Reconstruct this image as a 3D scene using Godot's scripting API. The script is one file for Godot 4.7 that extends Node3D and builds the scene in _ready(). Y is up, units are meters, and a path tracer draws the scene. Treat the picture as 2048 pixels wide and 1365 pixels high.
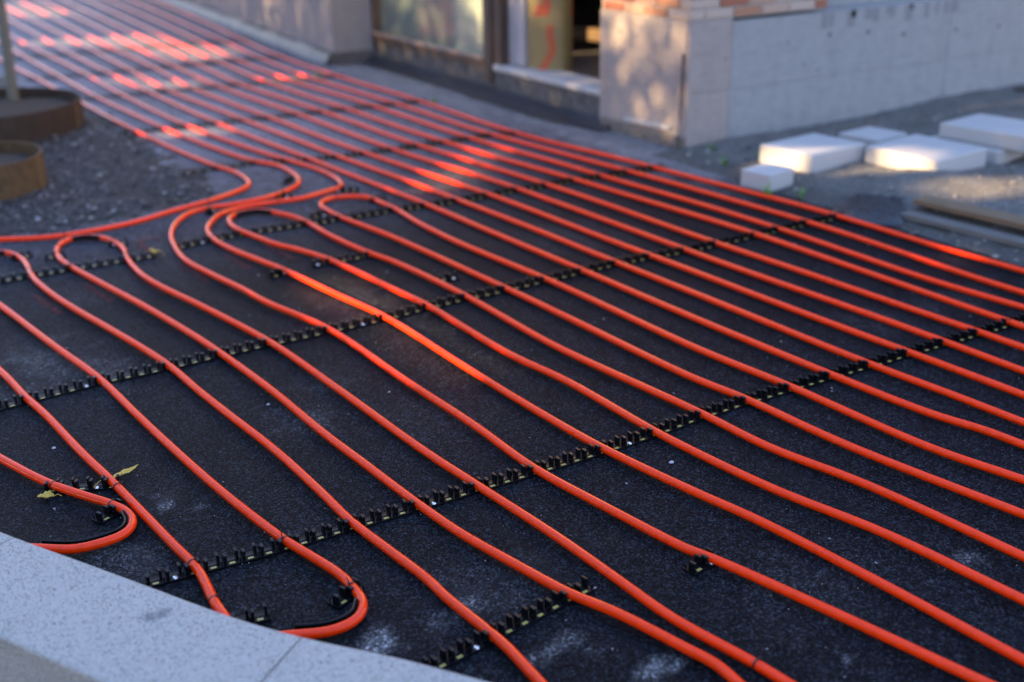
extends Node3D
# Heating pipes clipped to rails on asphalt in front of an unfinished building. x runs along the rails, -z along the pipes, y up.

const PIPE_R := 0.0130
const PIPE_Y := 0.0175
const SUN := Vector3(-0.885, 0.40, -0.13)
const CONCRETE_TOP := 0.815
var M := {}
var taken := {}
var rng := RandomNumberGenerator.new()
var clip_mesh: ArrayMesh
var patch_mesh: ArrayMesh
var screw_mesh: ArrayMesh

# ---------------------------------------------------------------- naming
func numbered(called: String) -> String:
	var k: int = taken.get(called, 0)
	taken[called] = k + 1
	return called if k == 0 else "%s_%03d" % [called, k]

func tag(o: Node3D, label: String, category: String, group := "") -> Node3D:
	o.set_meta("label", label)
	o.set_meta("category", category)
	if group != "":
		o.set_meta("group", group)
	return o

func thing(called: String, label: String, category: String, at := Vector3.ZERO, turn := 0.0, group := "") -> Node3D:
	var o := Node3D.new()
	o.name = numbered(called)
	add_child(o)
	o.position = at
	o.rotation.y = turn
	tag(o, label, category, group)
	return o

func part(called: String, mesh: Mesh, mat: Material, parent: Node3D, t := Transform3D()) -> MeshInstance3D:
	var o := MeshInstance3D.new()
	o.mesh = mesh
	o.material_override = mat
	o.transform = t
	if parent == self:
		o.name = numbered(called)
		add_child(o)
	else:
		o.name = called
		parent.add_child(o, true)
	return o

func structure(called: String, mesh: Mesh, mat: Material) -> MeshInstance3D:
	var o := part(called, mesh, mat, self)
	o.set_meta("kind", "structure")
	return o

# ---------------------------------------------------------------- geometry helpers
func start() -> SurfaceTool:
	var st := SurfaceTool.new()
	st.begin(Mesh.PRIMITIVE_TRIANGLES)
	st.set_smooth_group(-1)
	return st

func done(st: SurfaceTool) -> ArrayMesh:
	st.generate_normals()
	return st.commit()

func tri(st: SurfaceTool, a: Vector3, b: Vector3, c: Vector3, out: Vector3) -> void:
	if (b - a).cross(c - a).dot(out) > 0.0:
		var s := b
		b = c
		c = s
	st.add_vertex(a)
	st.add_vertex(b)
	st.add_vertex(c)

func quad(st: SurfaceTool, a: Vector3, b: Vector3, c: Vector3, d: Vector3, out: Vector3) -> void:
	tri(st, a, b, c, out)
	tri(st, a, c, d, out)

# a box with chamfered edges
func box(st: SurfaceTool, t: Transform3D, size: Vector3, ch := 0.0) -> void:
	var h := size * 0.5
	var k := h - Vector3(ch, ch, ch)
	var p := {}
	for i in 8:
		var s := Vector3(1.0 if i & 1 else -1.0, 1.0 if i & 2 else -1.0, 1.0 if i & 4 else -1.0)
		p[i * 3] = t * Vector3(s.x * h.x, s.y * k.y, s.z * k.z)
		p[i * 3 + 1] = t * Vector3(s.x * k.x, s.y * h.y, s.z * k.z)
		p[i * 3 + 2] = t * Vector3(s.x * k.x, s.y * k.y, s.z * h.z)
	var b := t.basis
	for ax in 3:
		var u := 1 << ((ax + 1) % 3)
		var v := 1 << ((ax + 2) % 3)
		for side in 2:
			var o := side << ax
			var n: Vector3 = b[ax] * (1.0 if side else -1.0)
			quad(st, p[o * 3 + ax], p[(o | u) * 3 + ax], p[(o | u | v) * 3 + ax], p[(o | v) * 3 + ax], n)
	if ch <= 0.0:
		return
	for ax in 3:
		var a1 := (ax + 1) % 3
		var a2 := (ax + 2) % 3
		for s in 4:
			var o := ((s & 1) << a1) | ((s >> 1) << a2)
			var e := o | (1 << ax)
			var n: Vector3 = b[a1] * (1.0 if s & 1 else -1.0) + b[a2] * (1.0 if s & 2 else -1.0)
			quad(st, p[o * 3 + a1], p[e * 3 + a1], p[e * 3 + a2], p[o * 3 + a2], n)
	for i in 8:
		var n := Vector3.ZERO
		for ax in 3:
			n += b[ax] * (1.0 if i & (1 << ax) else -1.0)
		tri(st, p[i * 3], p[i * 3 + 1], p[i * 3 + 2], n)

func box_mesh(size: Vector3, ch := 0.0) -> ArrayMesh:
	var st := start()
	box(st, Transform3D(), size, ch)
	return done(st)

func span(st: SurfaceTool, a: Vector3, b: Vector3, ch := 0.0) -> void:
	box(st, Transform3D(Basis(), (a + b) * 0.5), (b - a).abs(), ch)

func span_mesh(a: Vector3, b: Vector3, ch := 0.0) -> ArrayMesh:
	var st := start()
	span(st, a, b, ch)
	return done(st)

func at(x: float, y: float, z: float, turn := 0.0) -> Transform3D:
	return Transform3D(Basis(Vector3.UP, turn), Vector3(x, y, z))

# centripetal spline through ground points, resampled about every step metres
func smooth_path(p: PackedVector2Array, step: float) -> PackedVector2Array:
	var out := PackedVector2Array()
	var n := p.size()
	for i in n - 1:
		var a := p[maxi(i - 1, 0)]
		var b := p[i]
		var c := p[i + 1]
		var d := p[mini(i + 2, n - 1)]
		var l := b.distance_to(c)
		if l < 0.0005:
			continue
		var la := sqrt(maxf(a.distance_to(b), 0.0001))
		var lb := sqrt(l)
		var lc := sqrt(maxf(c.distance_to(d), 0.0001))
		var m1 := (c - b)
		var m2 := (c - b)
		if i > 0:
			m1 = lb * ((b - a) / la - (c - a) / (la + lb) + (c - b) / lb)
		if i < n - 2:
			m2 = lb * ((c - b) / lb - (d - b) / (lb + lc) + (d - c) / lc)
		var k := maxi(1, int(ceil(l / step)))
		for j in k:
			var t := float(j) / k
			var t2 := t * t
			var t3 := t2 * t
			out.append(b * (2 * t3 - 3 * t2 + 1) + m1 * (t3 - 2 * t2 + t) + c * (-2 * t3 + 3 * t2) + m2 * (t3 - t2))
	out.append(p[n - 1])
	# a light relaxation takes the hand-measured jitter out
	for pass_ in 3:
		var q := out.duplicate()
		for i in range(1, out.size() - 1):
			q[i] = out[i] * 0.5 + (out[i - 1] + out[i + 1]) * 0.25
		out = q
	return out

# a swept section: section(i) gives offsets (side, up) round the path point; from and to are angles of the arc, closed when they span a full turn
func swept(path: PackedVector3Array, r: float, sides: int, caps := true, from := 0.0, to := TAU, taper := 1.0) -> ArrayMesh:
	var v := PackedVector3Array()
	var nn := PackedVector3Array()
	var idx := PackedInt32Array()
	var n := path.size()
	for i in n:
		var d := (path[mini(i + 1, n - 1)] - path[maxi(i - 1, 0)]).normalized()
		var side := d.cross(Vector3.UP)
		if side.length() < 0.05:
			side = d.cross(Vector3.RIGHT)
		side = side.normalized()
		var up := side.cross(d).normalized()
		var rr := r * lerpf(1.0, taper, float(i) / (n - 1))
		for s in sides + 1:
			var a := lerpf(from, to, float(s) / sides)
			var o := side * cos(a) + up * sin(a)
			v.append(path[i] + o * rr)
			nn.append(o)
	for i in n - 1:
		for s in sides:
			var a := i * (sides + 1) + s
			var b := a + sides + 1
			idx.append_array([a, a + 1, b, a + 1, b + 1, b])
	if caps:
		for e in 2:
			var i := 0 if e == 0 else n - 1
			var d := (path[1] - path[0]).normalized() * -1.0 if e == 0 else (path[n - 1] - path[n - 2]).normalized()
			var c := v.size()
			v.append(path[i])
			nn.append(d)
			for s in sides + 1:
				v.append(v[i * (sides + 1) + s])
				nn.append(d)
			for s in sides:
				if e == 0:
					idx.append_array([c, c + 2 + s, c + 1 + s])
				else:
					idx.append_array([c, c + 1 + s, c + 2 + s])
	return arrays(v, nn, idx)

func arrays(v: PackedVector3Array, nn: PackedVector3Array, idx: PackedInt32Array, colors := PackedColorArray()) -> ArrayMesh:
	var a := []
	a.resize(Mesh.ARRAY_MAX)
	a[Mesh.ARRAY_VERTEX] = v
	a[Mesh.ARRAY_NORMAL] = nn
	a[Mesh.ARRAY_INDEX] = idx
	if colors.size():
		a[Mesh.ARRAY_COLOR] = colors
	var m := ArrayMesh.new()
	m.add_surface_from_arrays(Mesh.PRIMITIVE_TRIANGLES, a)
	return m

func lifted(p: PackedVector2Array, y: float) -> PackedVector3Array:
	var out := PackedVector3Array()
	for q in p:
		out.append(Vector3(q.x, y, q.y))
	return out

# a height field over ticks xs, zs; height and colour are callables of (x, z)
func field(xs: PackedFloat32Array, zs: PackedFloat32Array, height: Callable, colour: Callable) -> ArrayMesh:
	var v := PackedVector3Array()
	var nn := PackedVector3Array()
	var cc := PackedColorArray()
	var idx := PackedInt32Array()
	var w := xs.size()
	for z in zs:
		for x in xs:
			v.append(Vector3(x, height.call(x, z), z))
			cc.append(colour.call(x, z))
	for j in zs.size():
		for i in w:
			var l := v[j * w + maxi(i - 1, 0)]
			var r := v[j * w + mini(i + 1, w - 1)]
			var u := v[maxi(j - 1, 0) * w + i]
			var d := v[mini(j + 1, zs.size() - 1) * w + i]
			nn.append((d - u).cross(r - l).normalized())
	for j in zs.size() - 1:
		for i in w - 1:
			var a := j * w + i
			idx.append_array([a, a + 1, a + w, a + 1, a + w + 1, a + w])
	return arrays(v, nn, idx, cc)

func ticks(edges: Array) -> PackedFloat32Array:
	# [start, step, end, step, end ...]
	var out := PackedFloat32Array([edges[0]])
	var x: float = edges[0]
	for k in range(1, edges.size(), 2):
		var e: float = edges[k + 1]
		var n := maxi(1, roundi(absf(e - x) / edges[k]))
		for i in n:
			out.append(lerpf(x, e, float(i + 1) / n))
		x = e
	return out

# ---------------------------------------------------------------- materials
func lin(r: float, g: float, b: float) -> Color:
	return Color(r, g, b).linear_to_srgb()

func fnl(kind: int, freq: float, seed_: int, octaves := 3) -> FastNoiseLite:
	var n := FastNoiseLite.new()
	n.noise_type = kind
	n.frequency = freq
	n.seed = seed_
	n.fractal_octaves = octaves
	if kind == FastNoiseLite.TYPE_CELLULAR:
		n.fractal_type = FastNoiseLite.FRACTAL_NONE
		n.cellular_return_type = FastNoiseLite.RETURN_DISTANCE
	return n

func noise_tex(n: FastNoiseLite, size: int, ramp: Array = []) -> NoiseTexture2D:
	var t := NoiseTexture2D.new()
	t.width = size
	t.height = size
	t.seamless = true
	t.noise = n
	if ramp.size():
		var g := Gradient.new()
		var offs := PackedFloat32Array()
		var cols := PackedColorArray()
		for k in ramp:
			offs.append(k[0])
			cols.append(k[1])
		g.offsets = offs
		g.colors = cols
		t.color_ramp = g
	return t

func grey(v: float) -> Color:
	return Color(v, v, v).linear_to_srgb()

func plain(c: Color, rough: float, spec := 0.5) -> StandardMaterial3D:
	var m := StandardMaterial3D.new()
	m.albedo_color = c
	m.roughness = rough
	m.metallic_specular = spec
	return m

func textured(c: Color, rough: float, tex: Texture2D, scale: Vector3, bump: Texture2D = null, depth := 0.0) -> StandardMaterial3D:
	var m := plain(c, rough)
	m.albedo_texture = tex
	m.uv1_triplanar = true
	m.uv1_world_triplanar = true
	m.uv1_scale = scale
	if bump:
		m.heightmap_enabled = true
		m.heightmap_texture = bump
		m.heightmap_scale = depth
	return m

func materials() -> void:
	var grain := fnl(FastNoiseLite.TYPE_CELLULAR, 0.17, 3)
	var grain2 := fnl(FastNoiseLite.TYPE_CELLULAR, 0.17, 3)
	grain2.cellular_return_type = FastNoiseLite.RETURN_CELL_VALUE
	var asphalt_col := noise_tex(grain2, 1024, [[0.0, grey(0.09)], [0.45, grey(0.20)], [0.70, grey(0.32)], [0.88, grey(0.60)], [1.0, grey(1.0)]])
	var asphalt_h := noise_tex(grain, 1024, [[0.0, Color.WHITE], [0.5, grey(0.45)], [1.0, Color.BLACK]])
	var a := textured(Color.WHITE, 0.52, asphalt_col, Vector3(1.12, 1.12, 1.12), asphalt_h, 0.45)
	a.vertex_color_use_as_albedo = true
	a.metallic_specular = 0.12
	M.asphalt = a
	var soil_n := fnl(FastNoiseLite.TYPE_SIMPLEX_SMOOTH, 0.03, 8, 5)
	var soil := textured(Color.WHITE, 0.95, noise_tex(soil_n, 1024, [[0.0, grey(0.45)], [0.5, grey(0.75)], [1.0, grey(1.0)]]), Vector3(1.3, 1.3, 1.3), noise_tex(soil_n, 1024), 1.2)
	soil.vertex_color_use_as_albedo = true
	M.soil = soil
	# red cross-linked pipe
	var scuff := fnl(FastNoiseLite.TYPE_SIMPLEX_SMOOTH, 0.02, 21, 4)
	var pipe_m := textured(lin(0.92, 0.042, 0.001), 0.3, noise_tex(scuff, 512, [[0.0, grey(0.82)], [0.55, Color.WHITE], [1.0, Color.WHITE]]), Vector3(3, 3, 3))
	pipe_m.roughness_texture = noise_tex(fnl(FastNoiseLite.TYPE_SIMPLEX_SMOOTH, 0.03, 22, 4), 512, [[0.0, Color(0.55, 0.55, 0.55)], [1.0, Color(1, 1, 1)]])
	pipe_m.roughness = 0.07
	pipe_m.metallic_specular = 0.38
	M.pipe = pipe_m
	M.black = plain(lin(0.004, 0.004, 0.005), 0.35, 0.3)
	M.black_base = plain(lin(0.004, 0.004, 0.006), 0.5, 0.25)
	M.tie = plain(lin(0.008, 0.008, 0.009), 0.45)
	M.yellow = plain(lin(0.40, 0.32, 0.08), 0.35)
	var zinc := plain(lin(0.75, 0.76, 0.78), 0.28)
	zinc.metallic = 1.0
	M.zinc = zinc
	# granite
	var speck := fnl(FastNoiseLite.TYPE_CELLULAR, 0.14, 31)
	speck.cellular_return_type = FastNoiseLite.RETURN_CELL_VALUE
	var granite := textured(lin(0.42, 0.395, 0.355), 0.75, noise_tex(speck, 1024, [[0.0, grey(0.30)], [0.10, grey(0.45)], [0.2, grey(0.80)], [0.75, grey(0.92)], [1.0, grey(1.0)]]), Vector3(2.2, 2.2, 2.2), noise_tex(fnl(FastNoiseLite.TYPE_SIMPLEX, 0.12, 32, 3), 512), 0.08)
	M.granite = granite
	var conc_n := fnl(FastNoiseLite.TYPE_SIMPLEX_SMOOTH, 0.010, 41, 5)
	M.concrete = textured(lin(0.30, 0.305, 0.305), 0.85, noise_tex(conc_n, 1024, [[0.0, grey(0.80)], [0.4, grey(0.92)], [1.0, grey(1.0)]]), Vector3(0.7, 1.4, 0.7), noise_tex(fnl(FastNoiseLite.TYPE_SIMPLEX, 0.06, 42, 4), 512), 0.15)
	var runs := noise_tex(fnl(FastNoiseLite.TYPE_SIMPLEX_SMOOTH, 0.02, 45, 4), 512, [[0.0, grey(0.84)], [0.4, grey(0.96)], [1.0, grey(1.0)]])
	M.concrete.detail_enabled = true
	M.concrete.detail_blend_mode = BaseMaterial3D.BLEND_MODE_MUL
	M.concrete.detail_albedo = runs
	M.concrete.detail_uv_layer = BaseMaterial3D.DETAIL_UV_2
	M.concrete.uv2_triplanar = true
	M.concrete.uv2_world_triplanar = true
	M.concrete.uv2_scale = Vector3(0.9, 0.16, 0.9)
	M.concrete_dark = textured(lin(0.12, 0.11, 0.105), 0.9, noise_tex(fnl(FastNoiseLite.TYPE_SIMPLEX_SMOOTH, 0.02, 43, 4), 512, [[0.0, grey(0.35)], [0.6, grey(0.85)], [1.0, grey(1.0)]]), Vector3(1.1, 1.1, 1.1))
	M.pale_stone = textured(lin(0.45, 0.43, 0.41), 0.8, noise_tex(fnl(FastNoiseLite.TYPE_SIMPLEX_SMOOTH, 0.03, 44, 4), 512, [[0.0, grey(0.8)], [1.0, grey(1.0)]]), Vector3(1.5, 1.5, 1.5))
	var brick_n := noise_tex(fnl(FastNoiseLite.TYPE_SIMPLEX_SMOOTH, 0.03, 51, 4), 512, [[0.0, grey(0.6)], [0.5, grey(0.9)], [1.0, grey(1.0)]])
	M.bricks = []
	for c in [[0.40, 0.20, 0.12], [0.45, 0.29, 0.21], [0.48, 0.38, 0.31], [0.34, 0.13, 0.075], [0.46, 0.33, 0.25]]:
		M.bricks.append(textured(lin(c[0], c[1], c[2]), 0.9, brick_n, Vector3(4, 4, 4)))
	M.mortar = textured(lin(0.40, 0.36, 0.33), 0.95, brick_n, Vector3(3, 3, 3))
	M.brick_far = textured(lin(0.80, 0.66, 0.53), 0.9, M.mortar.albedo_texture, Vector3(1.5, 1.5, 1.5))
	M.frame = textured(lin(0.075, 0.048, 0.035), 0.5, noise_tex(fnl(FastNoiseLite.TYPE_SIMPLEX_SMOOTH, 0.01, 61, 3), 256, [[0.0, grey(0.7)], [1.0, grey(1.0)]]), Vector3(6, 1, 6))
	M.sill = plain(lin(0.22, 0.17, 0.15), 0.6)
	var glass := StandardMaterial3D.new()
	glass.transparency = BaseMaterial3D.TRANSPARENCY_ALPHA
	glass.albedo_color = Color(0.75, 0.85, 0.82, 0.12)
	glass.roughness = 0.03
	glass.metallic_specular = 0.8
	M.glass = glass
	M.white_board = textured(lin(0.36, 0.36, 0.38), 0.7, dots(), Vector3(9, 9, 9))
	M.interior = plain(lin(0.10, 0.095, 0.09), 0.9)
	M.floor_in = plain(lin(0.16, 0.155, 0.15), 0.8)
	M.timber = textured(lin(0.19, 0.125, 0.07), 0.8, noise_tex(fnl(FastNoiseLite.TYPE_SIMPLEX_SMOOTH, 0.02, 62, 4), 512, [[0.0, grey(0.55)], [1.0, grey(1.0)]]), Vector3(5, 5, 0.5))
	M.grey_timber = textured(lin(0.16, 0.15, 0.14), 0.85, noise_tex(fnl(FastNoiseLite.TYPE_SIMPLEX_SMOOTH, 0.02, 63, 4), 512, [[0.0, grey(0.5)], [1.0, grey(1.0)]]), Vector3(6, 6, 0.5))
	M.foil = textured(lin(0.028, 0.031, 0.040), 0.4, noise_tex(fnl(FastNoiseLite.TYPE_SIMPLEX_SMOOTH, 0.02, 64, 4), 512, [[0.0, grey(0.6)], [1.0, grey(1.0)]]), Vector3(2, 2, 2))
	M.foam = textured(lin(0.42, 0.415, 0.41), 0.85, noise_tex(fnl(FastNoiseLite.TYPE_SIMPLEX, 0.1, 65, 3), 512, [[0.0, grey(0.86)], [1.0, grey(1.0)]]), Vector3(3, 3, 3))
	var rust := fnl(FastNoiseLite.TYPE_SIMPLEX_SMOOTH, 0.014, 71, 5)
	M.rust = textured(lin(0.115, 0.064, 0.022), 0.8, noise_tex(rust, 1024, [[0.0, grey(0.35)], [0.5, grey(0.7)], [1.0, grey(1.0)]]), Vector3(1.6, 0.8, 1.6))
	M.rust_dark = textured(lin(0.045, 0.026, 0.014), 0.8, noise_tex(rust, 512, [[0.0, grey(0.4)], [1.0, grey(1.0)]]), Vector3(1.6, 0.8, 1.6))
	M.bark = textured(lin(0.17, 0.165, 0.13), 0.9, noise_tex(fnl(FastNoiseLite.TYPE_SIMPLEX_SMOOTH, 0.02, 72, 4), 512, [[0.0, grey(0.55)], [1.0, grey(1.0)]]), Vector3(8, 2, 8))
	var lf := plain(lin(0.07, 0.105, 0.022), 0.55)
	lf.backlight = lin(0.06, 0.09, 0.01)
	lf.cull_mode = BaseMaterial3D.CULL_DISABLED
	M.leaf = lf
	var gr := plain(lin(0.10, 0.22, 0.035), 0.5)
	gr.backlight = lin(0.06, 0.16, 0.01)
	gr.cull_mode = BaseMaterial3D.CULL_DISABLED
	M.grass = gr
	var yl := textured(lin(0.58, 0.38, 0.055), 0.6, noise_tex(fnl(FastNoiseLite.TYPE_SIMPLEX_SMOOTH, 0.03, 73, 3), 256, [[0.0, grey(0.5)], [0.5, grey(0.9)], [1.0, grey(1.0)]]), Vector3(12, 12, 12))
	yl.cull_mode = BaseMaterial3D.CULL_DISABLED
	M.yellow_leaf = yl
	M.stone = plain(Color.WHITE, 0.85)
	M.stone.vertex_color_use_as_albedo = true
	M.red_paint = plain(lin(0.13, 0.016, 0.015), 0.85)
	M.red_metal = plain(lin(0.30, 0.02, 0.015), 0.5)
	M.rod = plain(lin(0.07, 0.045, 0.035), 0.7)
	M.hole = plain(lin(0.05, 0.055, 0.06), 0.95)
	M.stain_dark = plain(lin(0.24, 0.23, 0.23), 0.8)
	M.wrap = wrap_print()

func dots() -> ImageTexture:
	var im := Image.create(128, 128, false, Image.FORMAT_RGB8)
	im.fill(Color.WHITE)
	for j in 4:
		for i in 4:
			im.fill_rect(Rect2i(i * 32 + 8, j * 32 + 8, 15, 15), Color(0.62, 0.62, 0.66))
	return ImageTexture.create_from_image(im)

# yellow film with two slanting lines of red print
func wrap_print() -> StandardMaterial3D:
	var im := Image.create(256, 1024, false, Image.FORMAT_RGB8)
	im.fill(lin(0.23, 0.18, 0.075))
	for k in 2:
		for y in range(30, 1000):
			var f := y % 330
			if f > 285:
				continue
			var x := 30 + k * 135 + int(40.0 * f / 330.0) + int(10.0 * sin(y * 0.03))
			var w := 22 + int(10.0 * sin(y * 0.21)) + (22 if f > 225 else 0)
			im.fill_rect(Rect2i(x, y, w, 1), lin(0.42, 0.07, 0.025))
	var m := StandardMaterial3D.new()
	m.albedo_texture = ImageTexture.create_from_image(im)
	m.roughness = 0.35
	return m

# ---------------------------------------------------------------- pipes, rails, ties
var pipe_runs: Array[PackedVector2Array] = []

func pipe(called: String, label: String, p: PackedVector2Array) -> void:
	var q := smooth_path(p, 0.022)
	pipe_runs.append(q)
	var path := PackedVector3Array()
	var ph := float(pipe_runs.size()) * 2.1
	for i in q.size():
		path.append(Vector3(q[i].x, PIPE_Y + 0.0012 * sin(q[i].y * 4.3 + q[i].x * 1.7 + ph), q[i].y))
	var o := part(called, swept(path, PIPE_R, 18), M.pipe, self)
	tag(o, label, "heating pipe", "orange heating pipes laid over the asphalt")

func make_clip() -> void:
	var st := start()
	for s: float in [-1.0, 1.0]:
		var z := -0.0055 * s
		# jaw, its hooked lip and the slim ribs before and behind it
		var th := 0.0080 if s < 0.0 else 0.0062
		var hh := 0.0270 if s < 0.0 else 0.0292
		box(st, at(s * (0.0133 + th * 0.5), hh * 0.5 + 0.003, z), Vector3(th, hh, 0.0205), 0.0009)
		box(st, at(s * (0.0122 + th * 0.5), hh + 0.0022, z), Vector3(th + 0.0016, 0.0040, 0.0195), 0.0010)
		box(st, at(s * 0.0215, 0.0110, 0.0158), Vector3(0.0034, 0.0165, 0.0042), 0.0007)
		box(st, at(s * 0.0190, 0.0100, -0.0162), Vector3(0.0034, 0.0140, 0.0040), 0.0007)
	box(st, at(0.0, 0.0047, -0.004), Vector3(0.0270, 0.0024, 0.0120), 0.0006)
	clip_mesh = done(st)
	patch_mesh = box_mesh(Vector3(0.0160, 0.0020, 0.0080), 0.0005)
	var sc := start()
	var path := PackedVector3Array([Vector3(0, 0.003, 0), Vector3(0, 0.007, 0), Vector3(0, 0.0095, 0), Vector3(0, 0.0108, 0)])
	var prof := [0.0075, 0.0075, 0.0058, 0.0015]
	for i in 3:
		for k in 10:
			var a := TAU * k / 10
			var b := TAU * (k + 1) / 10
			var da := Vector3(cos(a), 0, sin(a))
			var db := Vector3(cos(b), 0, sin(b))
			quad(sc, path[i] + da * prof[i], path[i] + db * prof[i], path[i + 1] + db * prof[i + 1], path[i + 1] + da * prof[i + 1], da + Vector3.UP * 0.5)
	screw_mesh = done(sc)

func strip_mesh(p: PackedVector2Array) -> ArrayMesh:
	var st := start()
	var n := p.size()
	var l := PackedVector3Array()
	var r := PackedVector3Array()
	for i in n:
		var d := (p[mini(i + 1, n - 1)] - p[maxi(i - 1, 0)]).normalized()
		var s := Vector3(-d.y, 0, d.x) * 0.0215
		var c := Vector3(p[i].x, 0, p[i].y)
		l.append(c + s)
		r.append(c - s)
	var h := Vector3(0, 0.0045, 0)
	for i in n - 1:
		quad(st, l[i] + h, l[i + 1] + h, r[i + 1] + h, r[i] + h, Vector3.UP)
		quad(st, l[i], l[i + 1], l[i + 1] + h, l[i] + h, l[i] - r[i])
		quad(st, r[i], r[i + 1], r[i + 1] + h, r[i] + h, r[i] - l[i])
	quad(st, l[0], r[0], r[0] + h, l[0] + h, l[0] - l[1])
	quad(st, l[n - 1], r[n - 1], r[n - 1] + h, l[n - 1] + h, l[n - 1] - l[n - 2])
	return done(st)

func clips_on(root: Node3D, spots: PackedVector2Array, dirs: PackedVector2Array, bolts: Array) -> void:
	var o3 := root.position
	for i in spots.size():
		var turn := atan2(-dirs[i].y, dirs[i].x)
		var t := at(spots[i].x - o3.x, 0.0, spots[i].y - o3.z, turn)
		part("clip", clip_mesh, M.black, root, t)
		if bolts.has(i):
			part("screw", screw_mesh, M.zinc, root, t * at(0.0, 0.0, 0.014))
		else:
			part("adhesive_patch", patch_mesh, M.yellow, root, t * at(0.0, 0.0052, 0.0135))

func clip_rail(label: String, cross: PackedVector2Array, counts: PackedInt32Array, before: int, after: int, bolts: Array) -> void:
	var spots := PackedVector2Array()
	var n := cross.size()
	var d0 := (cross[1] - cross[0]) / float(counts[0])
	for k in before:
		spots.append(cross[0] - d0 * float(before - k))
	for i in n - 1:
		for k in counts[i]:
			spots.append(cross[i].lerp(cross[i + 1], float(k) / counts[i]))
	spots.append(cross[n - 1])
	var d1 := (cross[n - 1] - cross[n - 2]) / float(counts[n - 2])
	for k in after:
		spots.append(cross[n - 1] + d1 * float(k + 1))
	laid(label, spots, bolts)

func laid(label: String, spots: PackedVector2Array, bolts: Array) -> void:
	var n := spots.size()
	var dirs := PackedVector2Array()
	for i in n:
		dirs.append((spots[mini(i + 1, n - 1)] - spots[maxi(i - 1, 0)]).normalized())
	var root := thing("clip_rail", label, "clip rail", Vector3(spots[0].x, 0, spots[0].y), 0.0, "black clip rails under the orange pipes")
	var line := PackedVector2Array([spots[0] - dirs[0] * 0.027])
	line.append_array(spots)
	line.append(spots[n - 1] + dirs[n - 1] * 0.027)
	for i in line.size():
		line[i] -= spots[0]
	part("base_strip", strip_mesh(line), M.black_base, root)
	clips_on(root, spots, dirs, bolts)

func clip_piece(label: String, on: Vector2, toward: Vector2, more: int) -> void:
	var d := (toward - on).normalized() * 0.046
	var spots := PackedVector2Array()
	for k in more + 1:
		spots.append(on + d * float(k))
	if d.x < 0.0:
		spots.reverse()
	var n := spots.size()
	var root := thing("clip_stub", label, "pipe clip", Vector3(spots[0].x, 0, spots[0].y), 0.0, "single black clips under the pipe bends")
	var dd := (spots[n - 1] - spots[0]).normalized()
	var dirs := PackedVector2Array()
	for i in n:
		dirs.append(dd)
	part("base_strip", strip_mesh(PackedVector2Array([-dd * 0.026, spots[n - 1] - spots[0] + dd * 0.026])), M.black_base, root)
	clips_on(root, spots, dirs, [n - 1 if toward.x < on.x else 0])

func cable_tie(label: String, on: Vector2, toward: Vector2, tail: float) -> void:
	# snap to the nearest pipe so that the loop closes round it
	var best := 1e9
	var c := on
	var d := (toward - on).normalized()
	for run in pipe_runs:
		for i in range(1, run.size() - 1):
			var e := run[i].distance_squared_to(on)
			if e < best:
				best = e
				c = run[i]
				d = (run[i + 1] - run[i - 1]).normalized()
	var fwd := Vector3(d.x, 0, d.y)
	var side := fwd.cross(Vector3.UP)
	var cen := Vector3(c.x, PIPE_Y, c.y)
	var st := start()
	var r0 := PIPE_R + 0.0006
	var r1 := PIPE_R + 0.0020
	for k in 16:
		var a := TAU * k / 16
		var b := TAU * (k + 1) / 16
		var da := side * cos(a) + Vector3.UP * sin(a)
		var db := side * cos(b) + Vector3.UP * sin(b)
		var w := fwd * 0.0021
		quad(st, cen + da * r1 - w, cen + db * r1 - w, cen + db * r1 + w, cen + da * r1 + w, da)
		quad(st, cen + da * r0 + w, cen + db * r0 + w, cen + db * r1 + w, cen + da * r1 + w, fwd)
		quad(st, cen + da * r0 - w, cen + db * r0 - w, cen + db * r1 - w, cen + da * r1 - w, -fwd)
	var up := (side * -0.55 + Vector3.UP * 0.83).normalized()
	var hb := cen + up * (PIPE_R + 0.0035)
	box(st, Transform3D(Basis(fwd, up, fwd.cross(up)), hb), Vector3(0.0062, 0.0050, 0.0062), 0.0006)
	var o := part("cable_tie", done(st), M.tie, self)
	tag(o, label, "cable tie", "thin black cable ties round the pipes")
	var p := PackedVector3Array()
	for k in 8:
		var t := k / 7.0
		p.append(hb + Vector3.UP * tail * t + side * -0.25 * tail * t * t + fwd * 0.2 * tail * t * t)
	part("tail", swept(p, 0.0016, 6, true, 0.0, TAU, 0.6), M.tie, o)

func bend_support(label: String, p: PackedVector2Array) -> void:
	var q := smooth_path(p, 0.02)
	# which side of the path the turn bends to
	var turn := 0.0
	for i in range(1, q.size() - 1):
		turn += (q[i] - q[i - 1]).cross(q[i + 1] - q[i])
	var inner_right := turn > 0.0
	var path := lifted(q, PIPE_Y)
	var a0 := -0.9 if inner_right else PI - 0.9
	var a1 := 0.95 if inner_right else PI + 0.9
	var o := part("bend_support", swept(path, PIPE_R + 0.0042, 12, false, a0, a1), M.black, self)
	tag(o, label, "bend support", "black curved supports in the pipe turns")
	var lip := PackedVector3Array()
	for i in path.size():
		var d := (path[mini(i + 1, path.size() - 1)] - path[maxi(i - 1, 0)]).normalized()
		var side := d.cross(Vector3.UP) * (1.0 if inner_right else -1.0)
		lip.append(path[i] + side * (PIPE_R + 0.006) + Vector3.UP * 0.012)
	part("rim", swept(lip, 0.0035, 8), M.black, o)

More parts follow.
